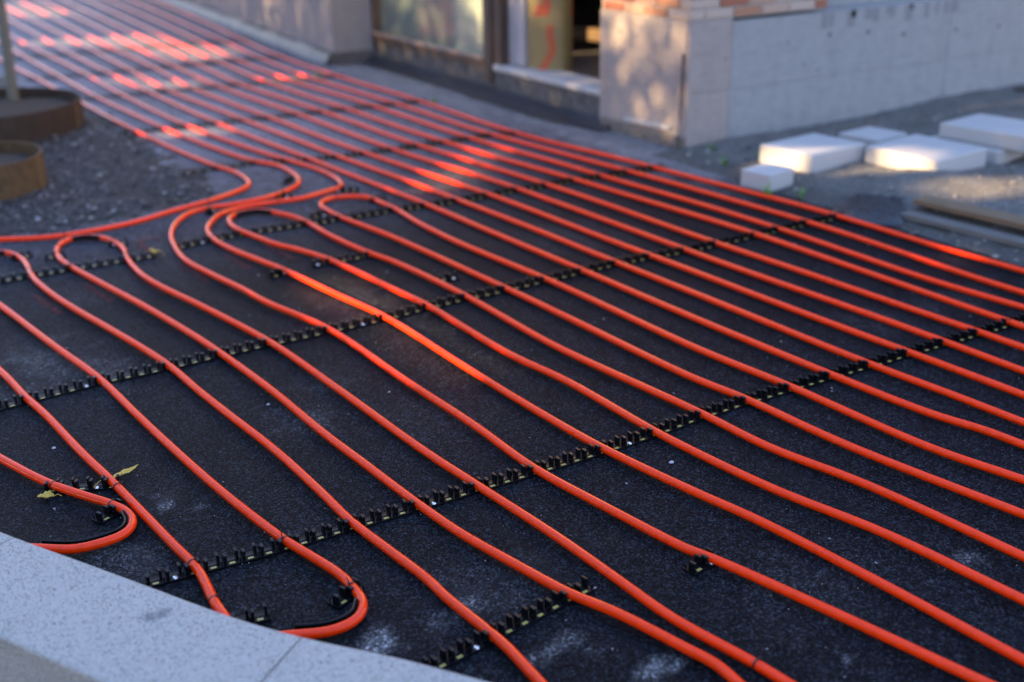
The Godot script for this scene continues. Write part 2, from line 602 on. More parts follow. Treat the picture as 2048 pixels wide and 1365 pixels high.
func paint_mark(label: String, p: PackedVector2Array) -> void:
	var st := start()
	var q := smooth_path(p, 0.01)
	for c in q:
		for k in 10:
			var a := rng.randf() * TAU
			var o := Vector2(rng.randfn(0.0, 0.011), rng.randfn(0.0, 0.011)) + c
			var r := rng.randf_range(0.0012, 0.0042)
			var e := Vector3(cos(a), 0, sin(a)) * r
			var f := Vector3(-sin(a), 0, cos(a)) * r * rng.randf_range(0.5, 1.0)
			var m := Vector3(o.x, 0.0044, o.y)
			quad(st, m - e, m - f, m + e, m + f, Vector3.UP)
	var o2 := part("paint_mark", done(st), M.red_paint, self)
	tag(o2, label, "paint mark", "faint red spray lines beside the pipes")

# ---------------------------------------------------------------- ground
var n_big := fnl(FastNoiseLite.TYPE_SIMPLEX_SMOOTH, 0.55, 101, 3)
var n_mid := fnl(FastNoiseLite.TYPE_SIMPLEX_SMOOTH, 5.0, 102, 4)
var n_fine := fnl(FastNoiseLite.TYPE_SIMPLEX, 26.0, 103, 3)
var stains: Array = [[0.587, -4.256, 0.300, 0.340, 0.030], [0.512, -4.541, 0.200, 0.200, 0.020], [1.170, -3.359, 0.160, 0.180, 0.022], [1.371, -3.622, 0.150, 0.150, 0.012], [0.891, -2.123, 0.055, 0.060, 0.160], [0.856, -2.104, 0.060, 0.030, 0.120], [1.051, -2.103, 0.090, 0.070, 0.050], [1.139, -2.133, 0.050, 0.050, 0.050], [1.259, -1.863, 0.060, 0.050, 0.070], [1.283, -1.814, 0.050, 0.050, 0.050], [1.396, -1.676, 0.050, 0.040, 0.100], [1.343, -1.663, 0.060, 0.040, 0.070], [0.623, -3.037, 0.030, 0.050, 0.090], [0.616, -3.118, 0.050, 0.060, 0.030], [0.707, -2.972, 0.030, 0.030, 0.050], [1.768, -1.463, 0.020, 0.020, 0.100], [2.349, -1.583, 0.040, 0.050, 0.050], [0.859, -5.074, 0.300, 0.200, 0.010], [1.795, -4.358, 0.200, 0.300, 0.014], [3.097, -4.629, 0.500, 0.400, 0.012], [1.220, -2.172, 0.200, 0.160, 0.014], [0.451, -2.809, 0.120, 0.140, 0.028], [1.159, -1.850, 0.050, 0.030, 0.050], [1.538, -3.116, 0.250, 0.250, 0.008], [1.869, -1.725, 0.300, 0.200, 0.008], [3.904, -2.923, 0.300, 0.200, 0.012], [3.452, -2.947, 0.200, 0.200, 0.012]]
var gravel_edge := PackedVector2Array([Vector2(0.669, -6.276), Vector2(0.925, -6.185), Vector2(1.363, -6.223), Vector2(1.749, -6.353), Vector2(1.901, -6.461), Vector2(2.044, -7.000), Vector2(1.952, -7.627), Vector2(1.894, -8.495), Vector2(1.824, -10.007)])

func ground_height(x: float, z: float) -> float:
	return -0.0025 + 0.0022 * n_mid.get_noise_2d(x * 0.4, z * 0.4) - (0.012 if x < -20.0 or x > 30.0 or z > 20.0 or z < -40.0 else 0.0)

func on_gravel(x: float, z: float) -> bool:
	# left of and behind the pipe that follows the gravel edge
	if z > -5.9 or x > 2.2:
		return false
	var last := gravel_edge.size() - 1
	if x < gravel_edge[0].x:
		return z < gravel_edge[0].y - 0.35 * (gravel_edge[0].x - x) * 0.0 - 0.02
	if z < gravel_edge[last].y:
		return x < gravel_edge[last].x - 0.25
	for i in 4:
		var a := gravel_edge[i]
		var b := gravel_edge[i + 1]
		if x >= a.x and x <= b.x:
			return z < lerpf(a.y, b.y, (x - a.x) / (b.x - a.x)) - 0.05
	for i in range(4, last):
		var a := gravel_edge[i]
		var b := gravel_edge[i + 1]
		if z <= a.y and z >= b.y:
			return x < lerpf(a.x, b.x, (z - a.y) / (b.y - a.y)) - 0.10
	return false

func ground_colour(x: float, z: float) -> Color:
	var b := n_big.get_noise_2d(x, z)
	var m := n_mid.get_noise_2d(x, z)
	var f := n_fine.get_noise_2d(x, z)
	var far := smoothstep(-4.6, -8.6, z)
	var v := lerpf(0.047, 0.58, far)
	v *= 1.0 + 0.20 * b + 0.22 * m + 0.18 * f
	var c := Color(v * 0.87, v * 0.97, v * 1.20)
	for s in stains:
		var dx: float = (x - s[0]) / s[2]
		var dz: float = (z - s[1]) / s[3]
		var d := sqrt(dx * dx + dz * dz) + 0.75 * m + 0.35 * f
		if d < 1.0:
			var k: float = 4.2 * s[4] * smoothstep(1.0, 0.35, d) * clampf(0.75 + 0.9 * f, 0.0, 1.0)
			c += Color(k, k * 0.99, k * 1.0)
	# cement dust along the foot of the building
	var dust := smoothstep(4.15, 4.55, x + 0.18 * m + 0.1 * b) * smoothstep(-4.3, -5.4, z)
	c = c.lerp(Color(0.66, 0.67, 0.70) * (1.0 + 0.25 * m), dust * 0.85)
	if on_gravel(x + 0.16 * m + 0.05 * f, z + 0.13 * n_mid.get_noise_2d(z, x)):
		var g := 0.15 * (1.0 + 0.5 * m + 0.3 * f)
		c = Color(g * 0.96, g, g * 1.06)
	return Color(c.r, c.g, c.b, 1.0)

func stone_mesh(seed_: int) -> ArrayMesh:
	var r := RandomNumberGenerator.new()
	r.seed = seed_
	var dirs := [Vector3(0, 1, 0), Vector3(0, -0.7, 0)]
	for k in 6:
		var a := TAU * k / 6.0 + r.randf_range(-0.3, 0.3)
		dirs.append(Vector3(cos(a), r.randf_range(-0.25, 0.35), sin(a)))
	var p := []
	for d in dirs:
		p.append(d * r.randf_range(0.7, 1.1) * Vector3(0.5, 0.36, 0.5))
	var st := start()
	for k in 6:
		var i := 2 + k
		var j := 2 + (k + 1) % 6
		tri(st, p[0], p[i], p[j], p[i] + p[j] + p[0])
		tri(st, p[1], p[i], p[j], p[i] + p[j] + p[1])
	return done(st)

func scatter(called: String, label: String, category: String, count: int, mesh: Mesh, mat: Material, place: Callable) -> void:
	var mm := MultiMesh.new()
	mm.transform_format = MultiMesh.TRANSFORM_3D
	mm.use_colors = true
	mm.mesh = mesh
	var ts: Array[Transform3D] = []
	var cs: Array[Color] = []
	for i in count:
		var r: Array = place.call()
		if r.size():
			ts.append(r[0])
			cs.append(r[1])
	mm.instance_count = ts.size()
	for i in ts.size():
		mm.set_instance_transform(i, ts[i])
		mm.set_instance_color(i, cs[i])
	var o := MultiMeshInstance3D.new()
	o.multimesh = mm
	o.material_override = mat
	o.name = numbered(called)
	add_child(o)
	tag(o, label, category)
	o.set_meta("kind", "stuff")

func tumbled(x: float, y: float, z: float, s: float) -> Transform3D:
	var b := Basis(Vector3.UP, rng.randf() * TAU) * Basis(Vector3.RIGHT, rng.randf_range(-0.5, 0.5))
	return Transform3D(b.scaled(Vector3(s, s, s) * 1.0), Vector3(x, y, z))

func soil_height(x: float, z: float) -> float:
	var e := smoothstep(4.50, 5.0, x + 0.10 * n_mid.get_noise_2d(x * 0.5, z * 0.5)) * smoothstep(-5.8, -5.2, z + 0.5)
	var h := -0.012 + 0.035 * e
	h += 0.060 * e * exp(-(pow((x - 5.12) / 0.42, 2.0) + pow((z + 4.18) / 0.34, 2.0)))
	h += 0.085 * e * exp(-(pow((x - 5.75) / 0.6, 2.0) + pow((z + 3.35) / 0.55, 2.0)))
	h += 0.05 * smoothstep(6.4, 7.4, x) * smoothstep(-4.0, -5.8, z)
	h += e * (0.016 * n_mid.get_noise_2d(x * 0.5, z * 0.5) + 0.006 * n_mid.get_noise_2d(x * 2.0, z * 2.0))
	return h + 0.012 * smoothstep(4.45, 4.6, x)

func soil_colour(x: float, z: float) -> Color:
	var m := n_mid.get_noise_2d(x * 0.6, z * 0.6)
	var f := n_fine.get_noise_2d(x, z)
	var v := 0.155 * (1.0 + 0.30 * m + 0.25 * f)
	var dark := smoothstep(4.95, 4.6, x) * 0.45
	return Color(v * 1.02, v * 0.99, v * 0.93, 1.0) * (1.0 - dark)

func build_ground() -> void:
	var xs := ticks([-400.0, 60.0, -40.0, 6.0, -4.0, 0.4, -0.7, 0.022, 5.1, 0.3, 14.0, 6.0, 40.0, 60.0, 400.0])
	var zs := ticks([-400.0, 60.0, -40.0, 3.0, -28.0, 0.15, -10.0, 0.05, -7.0, 0.022, -1.2, 0.2, 4.0, 6.0, 40.0, 60.0, 400.0])
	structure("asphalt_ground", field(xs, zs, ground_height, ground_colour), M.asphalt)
	var sx := ticks([4.42, 0.035, 7.2, 0.12, 14.0])
	var sz := ticks([-5.80, 0.035, -2.6, 0.12, 2.0])
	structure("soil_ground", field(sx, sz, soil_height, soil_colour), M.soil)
	for v in 2:
		var sm := stone_mesh(5 + v)
		scatter("gravel", ["loose grey gravel beside the steel planter rings", "fine brown and grey grit among the gravel"][v], "gravel", [4200, 24000][v], sm, M.stone, func() -> Array:
			var x := rng.randf_range(-0.3, 2.0)
			var z := rng.randf_range(-9.4, -6.15)
			if not on_gravel(x + rng.randfn(0.0, 0.06), z + rng.randfn(0.0, 0.05)):
				return []
			if n_mid.get_noise_2d(x * 0.35, z * 0.35) < -0.22 and rng.randf() < 0.8:
				return []
			var s := (rng.randf_range(0.012, 0.034) if v == 0 else rng.randf_range(0.005, 0.014))
			if rng.randf() < 0.04:
				s *= 1.5
			var g := rng.randf_range(0.025, 0.10) if rng.randf() < 0.88 else rng.randf_range(0.12, 0.28)
			return [tumbled(x, s * 0.18, z, s), Color(g * rng.randf_range(0.92, 1.06), g, g * rng.randf_range(0.95, 1.15))])
	scatter("grit", "tiny pale grit strewn over the asphalt between the pipes", "grit", 1500, stone_mesh(9), M.stone, func() -> Array:
		var x := rng.randf_range(0.0, 4.9)
		var z := rng.randf_range(-7.5, -1.4)
		var s := rng.randf_range(0.002, 0.005) if rng.randf() < 0.93 else rng.randf_range(0.006, 0.011)
		var g := rng.randf_range(0.08, 0.36)
		return [tumbled(x, s * 0.25, z, s), Color(g, g * 0.98, g * 0.97)])
	scatter("soil_stones", "small stones and crumbs lying in the soil by the planks", "stones", 2600, stone_mesh(11), M.stone, func() -> Array:
		var x := rng.randf_range(4.5, 7.0)
		var z := rng.randf_range(-5.7, -2.6)
		var s := rng.randf_range(0.005, 0.02) if rng.randf() < 0.93 else rng.randf_range(0.02, 0.05)
		var g := rng.randf_range(0.07, 0.24)
		return [tumbled(x, soil_height(x, z) + s * 0.1, z, s), Color(g * 1.05, g, g * 0.94)])

func pebbles() -> void:
	var spots := [[Vector2(2.02, -2.43), 0.011, "white pebble beside the looped pipe near the front rail"], [Vector2(4.02, -3.06), 0.014, "white pebble near the right edge of the asphalt"], [Vector2(1.12, -3.53), 0.008, "small white pebble left of the long rail"], [Vector2(3.30, -1.95), 0.007, "small white pebble between two pipes at the lower right"], [Vector2(0.42, -3.60), 0.009, "small white pebble near the left pipes"]]
	for s in spots:
		var o := part("pebble", stone_mesh(3), M.pebble, self, Transform3D(Basis().scaled(Vector3.ONE * s[1] * 1.6), Vector3(s[0].x, s[1] * 0.3, s[0].y)))
		tag(o, s[2], "pebble", "pale pebbles on the asphalt")

# ---------------------------------------------------------------- kerb
func build_kerb() -> void:
	var edge := smooth_path(PackedVector2Array([Vector2(0.016, -3.198), Vector2(0.172, -2.875), Vector2(0.308, -2.634), Vector2(0.433, -2.413), Vector2(0.518, -2.260), Vector2(0.601, -2.124), Vector2(0.700, -1.989), Vector2(0.800, -1.870), Vector2(0.943, -1.671), Vector2(1.043, -1.525)]), 0.03)
	var joint := Vector2(0.663, -2.035)
	# cumulative length and where the joint falls
	var best := 0
	for i in edge.size():
		if edge[i].distance_to(joint) < edge[best].distance_to(joint):
			best = i
	var cuts := [[0, best - 33, "granite kerb stone at the left edge"], [best - 33, best, "granite kerb stone with a dirt smudge, left of the joint"], [best, edge.size() - 1, "granite kerb stone at the bottom edge, right of the joint"]]
	for c in cuts:
		var a: int = maxi(c[0], 0)
		var b: int = c[1]
		if b - a < 2:
			continue
		var prof := [Vector2(0.0, -0.03), Vector2(0.0, 0.142), Vector2(0.0025, 0.1475), Vector2(0.008, 0.15), Vector2(0.290, 0.15), Vector2(0.297, 0.1475), Vector2(0.300, 0.142), Vector2(0.300, -0.06)]
		var st := start()
		var ring: Array = []
		for i in range(a, b + 1):
			var d := (edge[mini(i + 1, edge.size() - 1)] - edge[maxi(i - 1, 0)]).normalized()
			var s := Vector2(-d.y, d.x)
			var p := edge[i]
			if i == a:
				p += d * 0.0022
			if i == b:
				p -= d * 0.0022
			var r := []
			for q in prof:
				r.append(Vector3(p.x + s.x * q.x, q.y, p.y + s.y * q.x))
			ring.append(r)
		for i in ring.size() - 1:
			for k in prof.size() - 1:
				var mid: Vector3 = (ring[i][0] + ring[i][7]) * 0.5
				quad(st, ring[i][k], ring[i + 1][k], ring[i + 1][k + 1], ring[i][k + 1], (ring[i][k] + ring[i][k + 1]) * 0.5 - Vector3(mid.x, 0.05, mid.z))
		for e in [0, ring.size() - 1]:
			var out: Vector3 = ring[e][0] - ring[1 if e == 0 else e - 1][0]
			for k in range(1, prof.size() - 1):
				tri(st, ring[e][0], ring[e][k], ring[e][k + 1], out)
		var o := part("kerb_stone", done(st), M.granite, self)
		tag(o, c[2], "kerb stone", "granite kerb stones in the corner")
	# the dirt smudge on the middle stone
	var sm := start()
	for k in 150:
		var t := rng.randf()
		var o := Vector2(0.400, -2.287) + Vector2(rng.randfn(0.0, 0.011), rng.randfn(0.0, 0.009)) + (Vector2(0.030, 0.004) if t < 0.4 else Vector2.ZERO)
		var r := rng.randf_range(0.0008, 0.0035)
		var an := rng.randf() * TAU
		var e := Vector3(cos(an), 0, sin(an)) * r
		var f := Vector3(-sin(an), 0, cos(an)) * r
		var m := Vector3(o.x, 0.1504 + 0.00002 * k, o.y)
		quad(sm, m - e, m - f, m + e, m + f, Vector3.UP)
	tag(part("dirt_smudge", done(sm), M.stain_dark, self), "grey dirt smudge on the granite kerb stone", "smudge")

# ---------------------------------------------------------------- building
func brick(parent: Node3D, c: Vector3, size: Vector3, k: int) -> void:
	var key := "brick_%.3f_%.3f" % [size.x, size.z]
	if not M.has(key):
		M[key] = box_mesh(size, 0.004)
	part("brick", M[key], M.bricks[k % 5], parent, Transform3D(Basis(), c))

func build_building() -> void:
	var b := thing("unfinished_building", "unfinished building of bare concrete with brick courses, a window and an open doorway", "building", Vector3(0, 0, 0))
	# plinth: corner pillar and the wall that runs to the right, poured in two lifts with recessed joints
	var x0 := 4.80
	var zf := -5.75
	var core := part("wall", span_mesh(Vector3(x0 + 0.006, -0.2, -6.724), Vector3(5.14, 0.80, zf - 0.006)), M.concrete, b)
	var core2 := part("wall", span_mesh(Vector3(5.14, -0.2, -6.10), Vector3(13.0, 0.78, zf - 0.006)), M.concrete, b)
	for lift in [[-0.2, 0.355], [0.359, CONCRETE_TOP]]:
		part("concrete_panel", span_mesh(Vector3(x0, lift[0], -6.73), Vector3(5.15, lift[1], zf), 0.004), M.concrete_pillar, b)
		part("concrete_panel", span_mesh(Vector3(5.152, lift[0], -6.11), Vector3(7.265, minf(lift[1], 0.795) if lift[1] > 0.5 else lift[1], zf - 0.0006), 0.003), M.concrete, b)
		part("concrete_panel", span_mesh(Vector3(7.271, lift[0], -6.11), Vector3(13.0, minf(lift[1], 0.795) if lift[1] > 0.5 else lift[1], zf - 0.0006), 0.003), M.concrete, b)
	for h in [Vector2(5.104, 0.565), Vector2(6.033, 0.640), Vector2(6.774, 0.585), Vector2(7.339, 0.57), Vector2(6.405, 0.63), Vector2(7.83, 0.56), Vector2(5.648, 0.617), Vector2(5.806, 0.467), Vector2(5.943, 0.411)]:
		var st := start()
		var r := 0.013 if h.y > 0.5 and h.x > 5.9 else 0.008
		for k in 12:
			var a := TAU * k / 12.0
			var e := TAU * (k + 1) / 12.0
			var pa := Vector3(cos(a) * r, sin(a) * r * 1.2, 0)
			var pe := Vector3(cos(e) * r, sin(e) * r * 1.2, 0)
			quad(st, pa, pe, pe * 0.6 + Vector3(0, 0, 0.004), pa * 0.6 + Vector3(0, 0, 0.004), Vector3(0, 0, 1))
			tri(st, pa * 0.6 + Vector3(0, 0, 0.004), pe * 0.6 + Vector3(0, 0, 0.004), Vector3(0, 0, 0.003), Vector3(0, 0, 1))
		part("tie_hole", done(st), M.hole, core2, Transform3D(Basis(), Vector3(h.x, h.y, zf - 0.0003)))
	var ph := part("tie_hole", box_mesh(Vector3(0.004, 0.026, 0.018), 0.0015), M.hole, core, Transform3D(Basis(), Vector3(x0 - 0.0005, 0.690, -6.49)))
	# drip stains below the ledge of the right wall
	for k in 14:
		var dx := 5.95 + k * 0.10 + rng.randf_range(-0.04, 0.04)
		var len_ := rng.randf_range(0.03, 0.12)
		part("drip_stain", span_mesh(Vector3(dx, 0.79 - len_, zf - 0.001), Vector3(dx + rng.randf_range(0.02, 0.09), 0.79, zf + 0.0012), 0.0004), M.stain_wall, core2)
	# brick courses
	var pitch := 0.0665
	var courses := 6
	part("mortar_bed", span_mesh(Vector3(x0 + 0.010, CONCRETE_TOP + 0.001, -6.72), Vector3(5.97, CONCRETE_TOP + courses * pitch, zf - 0.010)), M.mortar, b)
	var id := 0
	for c in courses:
		var y := CONCRETE_TOP + 0.010 + 0.027 + c * pitch
		var odd := c % 2
		var z := zf - (0.0 if odd == 0 else 0.120)
		while z > -6.70:
			var l := minf(0.228, z + 6.727)
			if l > 0.05:
				brick(b, Vector3(x0 + 0.054 - rng.randf_range(-0.002, 0.002), y, z - l * 0.5), Vector3(0.108, 0.054, l), [2, 0, 1, 3, 4, 1, 0, 2][id % 8])
			id += 1
			z -= 0.240
		var x := x0 + (0.120 if odd == 0 else 0.0)
		while x < 5.95:
			var l := minf(0.228, 5.985 - x)
			if l > 0.05:
				brick(b, Vector3(x + l * 0.5, y, zf - 0.054 + rng.randf_range(-0.002, 0.002)), Vector3(l, 0.054, 0.108), [4, 2, 3, 1, 2, 0][id % 6])
			id += 1
			x += 0.240
	var top := 4.6
	part("brick_wall", span_mesh(Vector3(x0, CONCRETE_TOP + courses * pitch, -6.73), Vector3(5.985, top, zf)), M.brick_far, b)
	part("wall", span_mesh(Vector3(5.985, 0.7, -6.13), Vector3(13.0, top, -6.0)), M.concrete, b)
	# storey above the window and doorway
	part("lintel", span_mesh(Vector3(x0, 2.45, -10.66), Vector3(5.12, top, -6.73)), M.brick_far, b)
	part("roof", span_mesh(Vector3(x0, top, -24.0), Vector3(13.0, top + 0.25, zf)), M.concrete, b)
	part("back_wall", span_mesh(Vector3(12.8, -0.1, -24.0), Vector3(13.1, top, -6.1)), M.interior, b)
	part("side_wall", span_mesh(Vector3(5.3, -0.1, -24.2), Vector3(13.0, top, -24.0)), M.interior, b)
	part("floor", span_mesh(Vector3(4.95, -0.2, -24.0), Vector3(12.8, 0.03, -6.11)), M.floor_in, b)
	part("partition", span_mesh(Vector3(9.0, 0.03, -13.0), Vector3(9.15, top, -6.12)), M.interior, b)
	# the long wall beyond the window
	var wl := Transform3D(Basis(Vector3.UP, -0.070), Vector3(4.42, 0, -10.67))
	var lw := start()
	box(lw, wl * Transform3D(Basis(), Vector3(0.21, 2.35, -6.7)), Vector3(0.42, 4.5, 13.4), 0.006)
	var lwo := part("wall", done(lw), M.concrete_warm, b)
	part("wall_foot", (func() -> ArrayMesh:
		var s := start()
		box(s, wl * Transform3D(Basis(), Vector3(0.20, 0.06, -6.705)), Vector3(0.48, 0.12, 13.44), 0.006)
		return done(s)).call(), M.concrete_dark, lwo)
	# window
	var win := part("window", span_mesh(Vector3(4.84, 0.205, -10.655), Vector3(4.95, 0.285, -8.44), 0.004), M.frame, b)
	var fr := start()
	span(fr, Vector3(4.84, 0.285, -10.655), Vector3(4.95, 2.45, -10.55), 0.004)
	span(fr, Vector3(4.83, 0.10, -8.44), Vector3(4.96, 2.45, -8.32), 0.004)
	span(fr, Vector3(4.85, 0.10, -8.317), Vector3(4.97, 2.45, -8.19), 0.004)
	span(fr, Vector3(4.84, 2.37, -10.548), Vector3(4.95, 2.449, -8.442), 0.004)
	part("frame", done(fr), M.frame, win)
	part("sill", span_mesh(Vector3(4.815, 0.27, -10.65), Vector3(4.838, 0.30, -8.45), 0.003), M.sill, win)
	part("pane", span_mesh(Vector3(4.89, 0.285, -10.55), Vector3(4.902, 2.37, -8.44)), M.glass, win)
	part("plinth", span_mesh(Vector3(4.86, -0.1, -10.655), Vector3(4.95, 0.205, -8.32)), M.concrete_dark, b)
	# doorway threshold
	var th := part("threshold", span_mesh(Vector3(4.83, -0.1, -8.27), Vector3(5.10, 0.20, -6.732), 0.01), M.concrete_dark, b)
	part("threshold_cap", span_mesh(Vector3(4.82, 0.202, -8.28), Vector3(5.11, 0.252, -6.735), 0.012), M.pale_stone, th)
	# pale batten and footing at the pillar
	part("batten", (func() -> ArrayMesh:
		var s := start()
		box(s, Transform3D(Basis(Vector3.RIGHT, -0.035), Vector3(x0 - 0.011, 0.115, -6.16)), Vector3(0.018, 0.030, 0.50), 0.002)
		return done(s)).call(), M.pale_stone, b)
	part("footing", span_mesh(Vector3(x0 - 0.022, -0.1, -6.69), Vector3(x0 - 0.001, 0.082, -5.76), 0.006), M.footing, b)

func build_interior() -> void:
	var w := thing("perforated_board", "white perforated board standing beside the window post", "board", Vector3(4.93, 0.262, -8.125))
	part("sheet", span_mesh(Vector3(0, 0, -0.165), Vector3(0.05, 2.1, 0.165), 0.003), M.white_board, w)
	# wrapped insulation roll
	var st := start()
	var v := PackedVector3Array()
	var nn := PackedVector3Array()
	var uv := PackedVector2Array()
	var idx := PackedInt32Array()
	for j in 2:
		for k in 33:
			var a := TAU * k / 32.0
			v.append(Vector3(cos(a) * 0.16, 1.6 * j, sin(a) * 0.285))
			nn.append(Vector3(cos(a) / 0.16, 0, sin(a) / 0.285).normalized())
			uv.append(Vector2(fposmod(float(k) / 32.0 * 2.0, 2.0), 1.0 - j))
	for k in 32:
		idx.append_array([k, k + 1, k + 33, k + 1, k + 34, k + 33])
	var a2 := []
	a2.resize(Mesh.ARRAY_MAX)
	a2[Mesh.ARRAY_VERTEX] = v
	a2[Mesh.ARRAY_NORMAL] = nn
	a2[Mesh.ARRAY_TEX_UV] = uv
	a2[Mesh.ARRAY_INDEX] = idx
	var rm := ArrayMesh.new()
	rm.add_surface_from_arrays(Mesh.PRIMITIVE_TRIANGLES, a2)
	var roll := thing("insulation_pack", "yellow wrapped insulation pack with slanting red print in the doorway", "insulation pack", Vector3(5.13, 0.03, -7.93))
	part("wrapping", rm, M.wrap, roll)
	var lad := thing("red_ladder", "dark red ladder leaning in the dark doorway", "ladder", Vector3(6.3, 0.03, -8.45))
	var ls := Basis(Vector3.BACK, -0.35)
	for s: float in [-0.18, 0.18]:
		part("rail", box_mesh(Vector3(0.03, 2.0, 0.06), 0.003), M.red_metal, lad, Transform3D(ls, Vector3(0.33, 0.94, s)))
	for k in 6:
		part("rung", box_mesh(Vector3(0.03, 0.03, 0.33), 0.003), M.red_metal, lad, Transform3D(ls, Vector3(0.05 + 0.11 * k, 0.17 + 0.29 * k, 0)))
	tag(part("timber_beam", box_mesh(Vector3(0.12, 0.12, 2.4), 0.004), M.timber, self, Transform3D(Basis(Vector3.UP, 0.2), Vector3(6.9, 0.20, -9.3))), "yellowish timber beam lying inside the dark doorway", "timber beam")
	var sheet := thing("hanging_sheet", "pale green plastic sheet hanging behind the window", "plastic sheet", Vector3(5.7, 0.03, -10.2))
	var sf := start()
	for k in 16:
		var z0 := -0.35 + 0.7 * k / 16.0
		var z1 := -0.35 + 0.7 * (k + 1) / 16.0
		var o0 := 0.04 * sin(k * 1.9)
		var o1 := 0.04 * sin((k + 1) * 1.9)
		quad(sf, Vector3(o0, 0, z0), Vector3(o1, 0, z1), Vector3(o1 * 0.4, 2.2, z1), Vector3(o0 * 0.4, 2.2, z0), Vector3(-1, 0, 0))
	part("drape", done(sf), M.green_sheet, sheet)
	tag(part("plywood_sheet", box_mesh(Vector3(0.02, 1.6, 0.55), 0.002), M.ply, self, Transform3D(Basis(Vector3.BACK, 0.1), Vector3(5.85, 0.82, -10.9))), "pale orange plywood sheet behind the window", "plywood")
	tag(part("cardboard_box", box_mesh(Vector3(0.45, 0.35, 0.5), 0.006), M.card, self, Transform3D(Basis(Vector3.UP, 0.3), Vector3(5.8, 0.206, -9.4))), "brown cardboard box on the floor behind the window", "box")

func wavy_strip(called: String, label: String, z0: float, z1: float, inner: Callable, outer: Callable, hmax: float) -> void:
	var xs := ticks([0.0, 0.08, 1.0])
	var zs := ticks([z0, 0.05, z1])
	var v := PackedVector3Array()
	var nn := PackedVector3Array()
	var idx := PackedInt32Array()
	for z in zs:
		for u in xs:
			var x := lerpf(outer.call(z), inner.call(z), u)
			var h := 0.004 + hmax * u * u + 0.022 * maxf(0.0, n_mid.get_noise_2d(x * 1.1 + 7.0, z * 0.5)) * sin(u * PI * 0.9) + 0.02 * u * (0.5 + 0.5 * sin(z * 5.0 + u * 3.0)) * (0.4 + n_big.get_noise_2d(z, 3.0))
			v.append(Vector3(x, maxf(h, 0.004), z))
	var w := xs.size()
	for j in zs.size():
		for i in w:
			var l := v[j * w + maxi(i - 1, 0)]
			var r := v[j * w + mini(i + 1, w - 1)]
			var u := v[maxi(j - 1, 0) * w + i]
			var d := v[mini(j + 1, zs.size() - 1) * w + i]
			var n := (d - u).cross(r - l).normalized()
			nn.append(n if n.y > 0 else -n)
	for j in zs.size() - 1:
		for i in w - 1:
			var a := j * w + i
			idx.append_array([a, a + 1, a + w, a + 1, a + w + 1, a + w])
	tag(part(called, arrays(v, nn, idx), M.foil, self), label, "membrane")

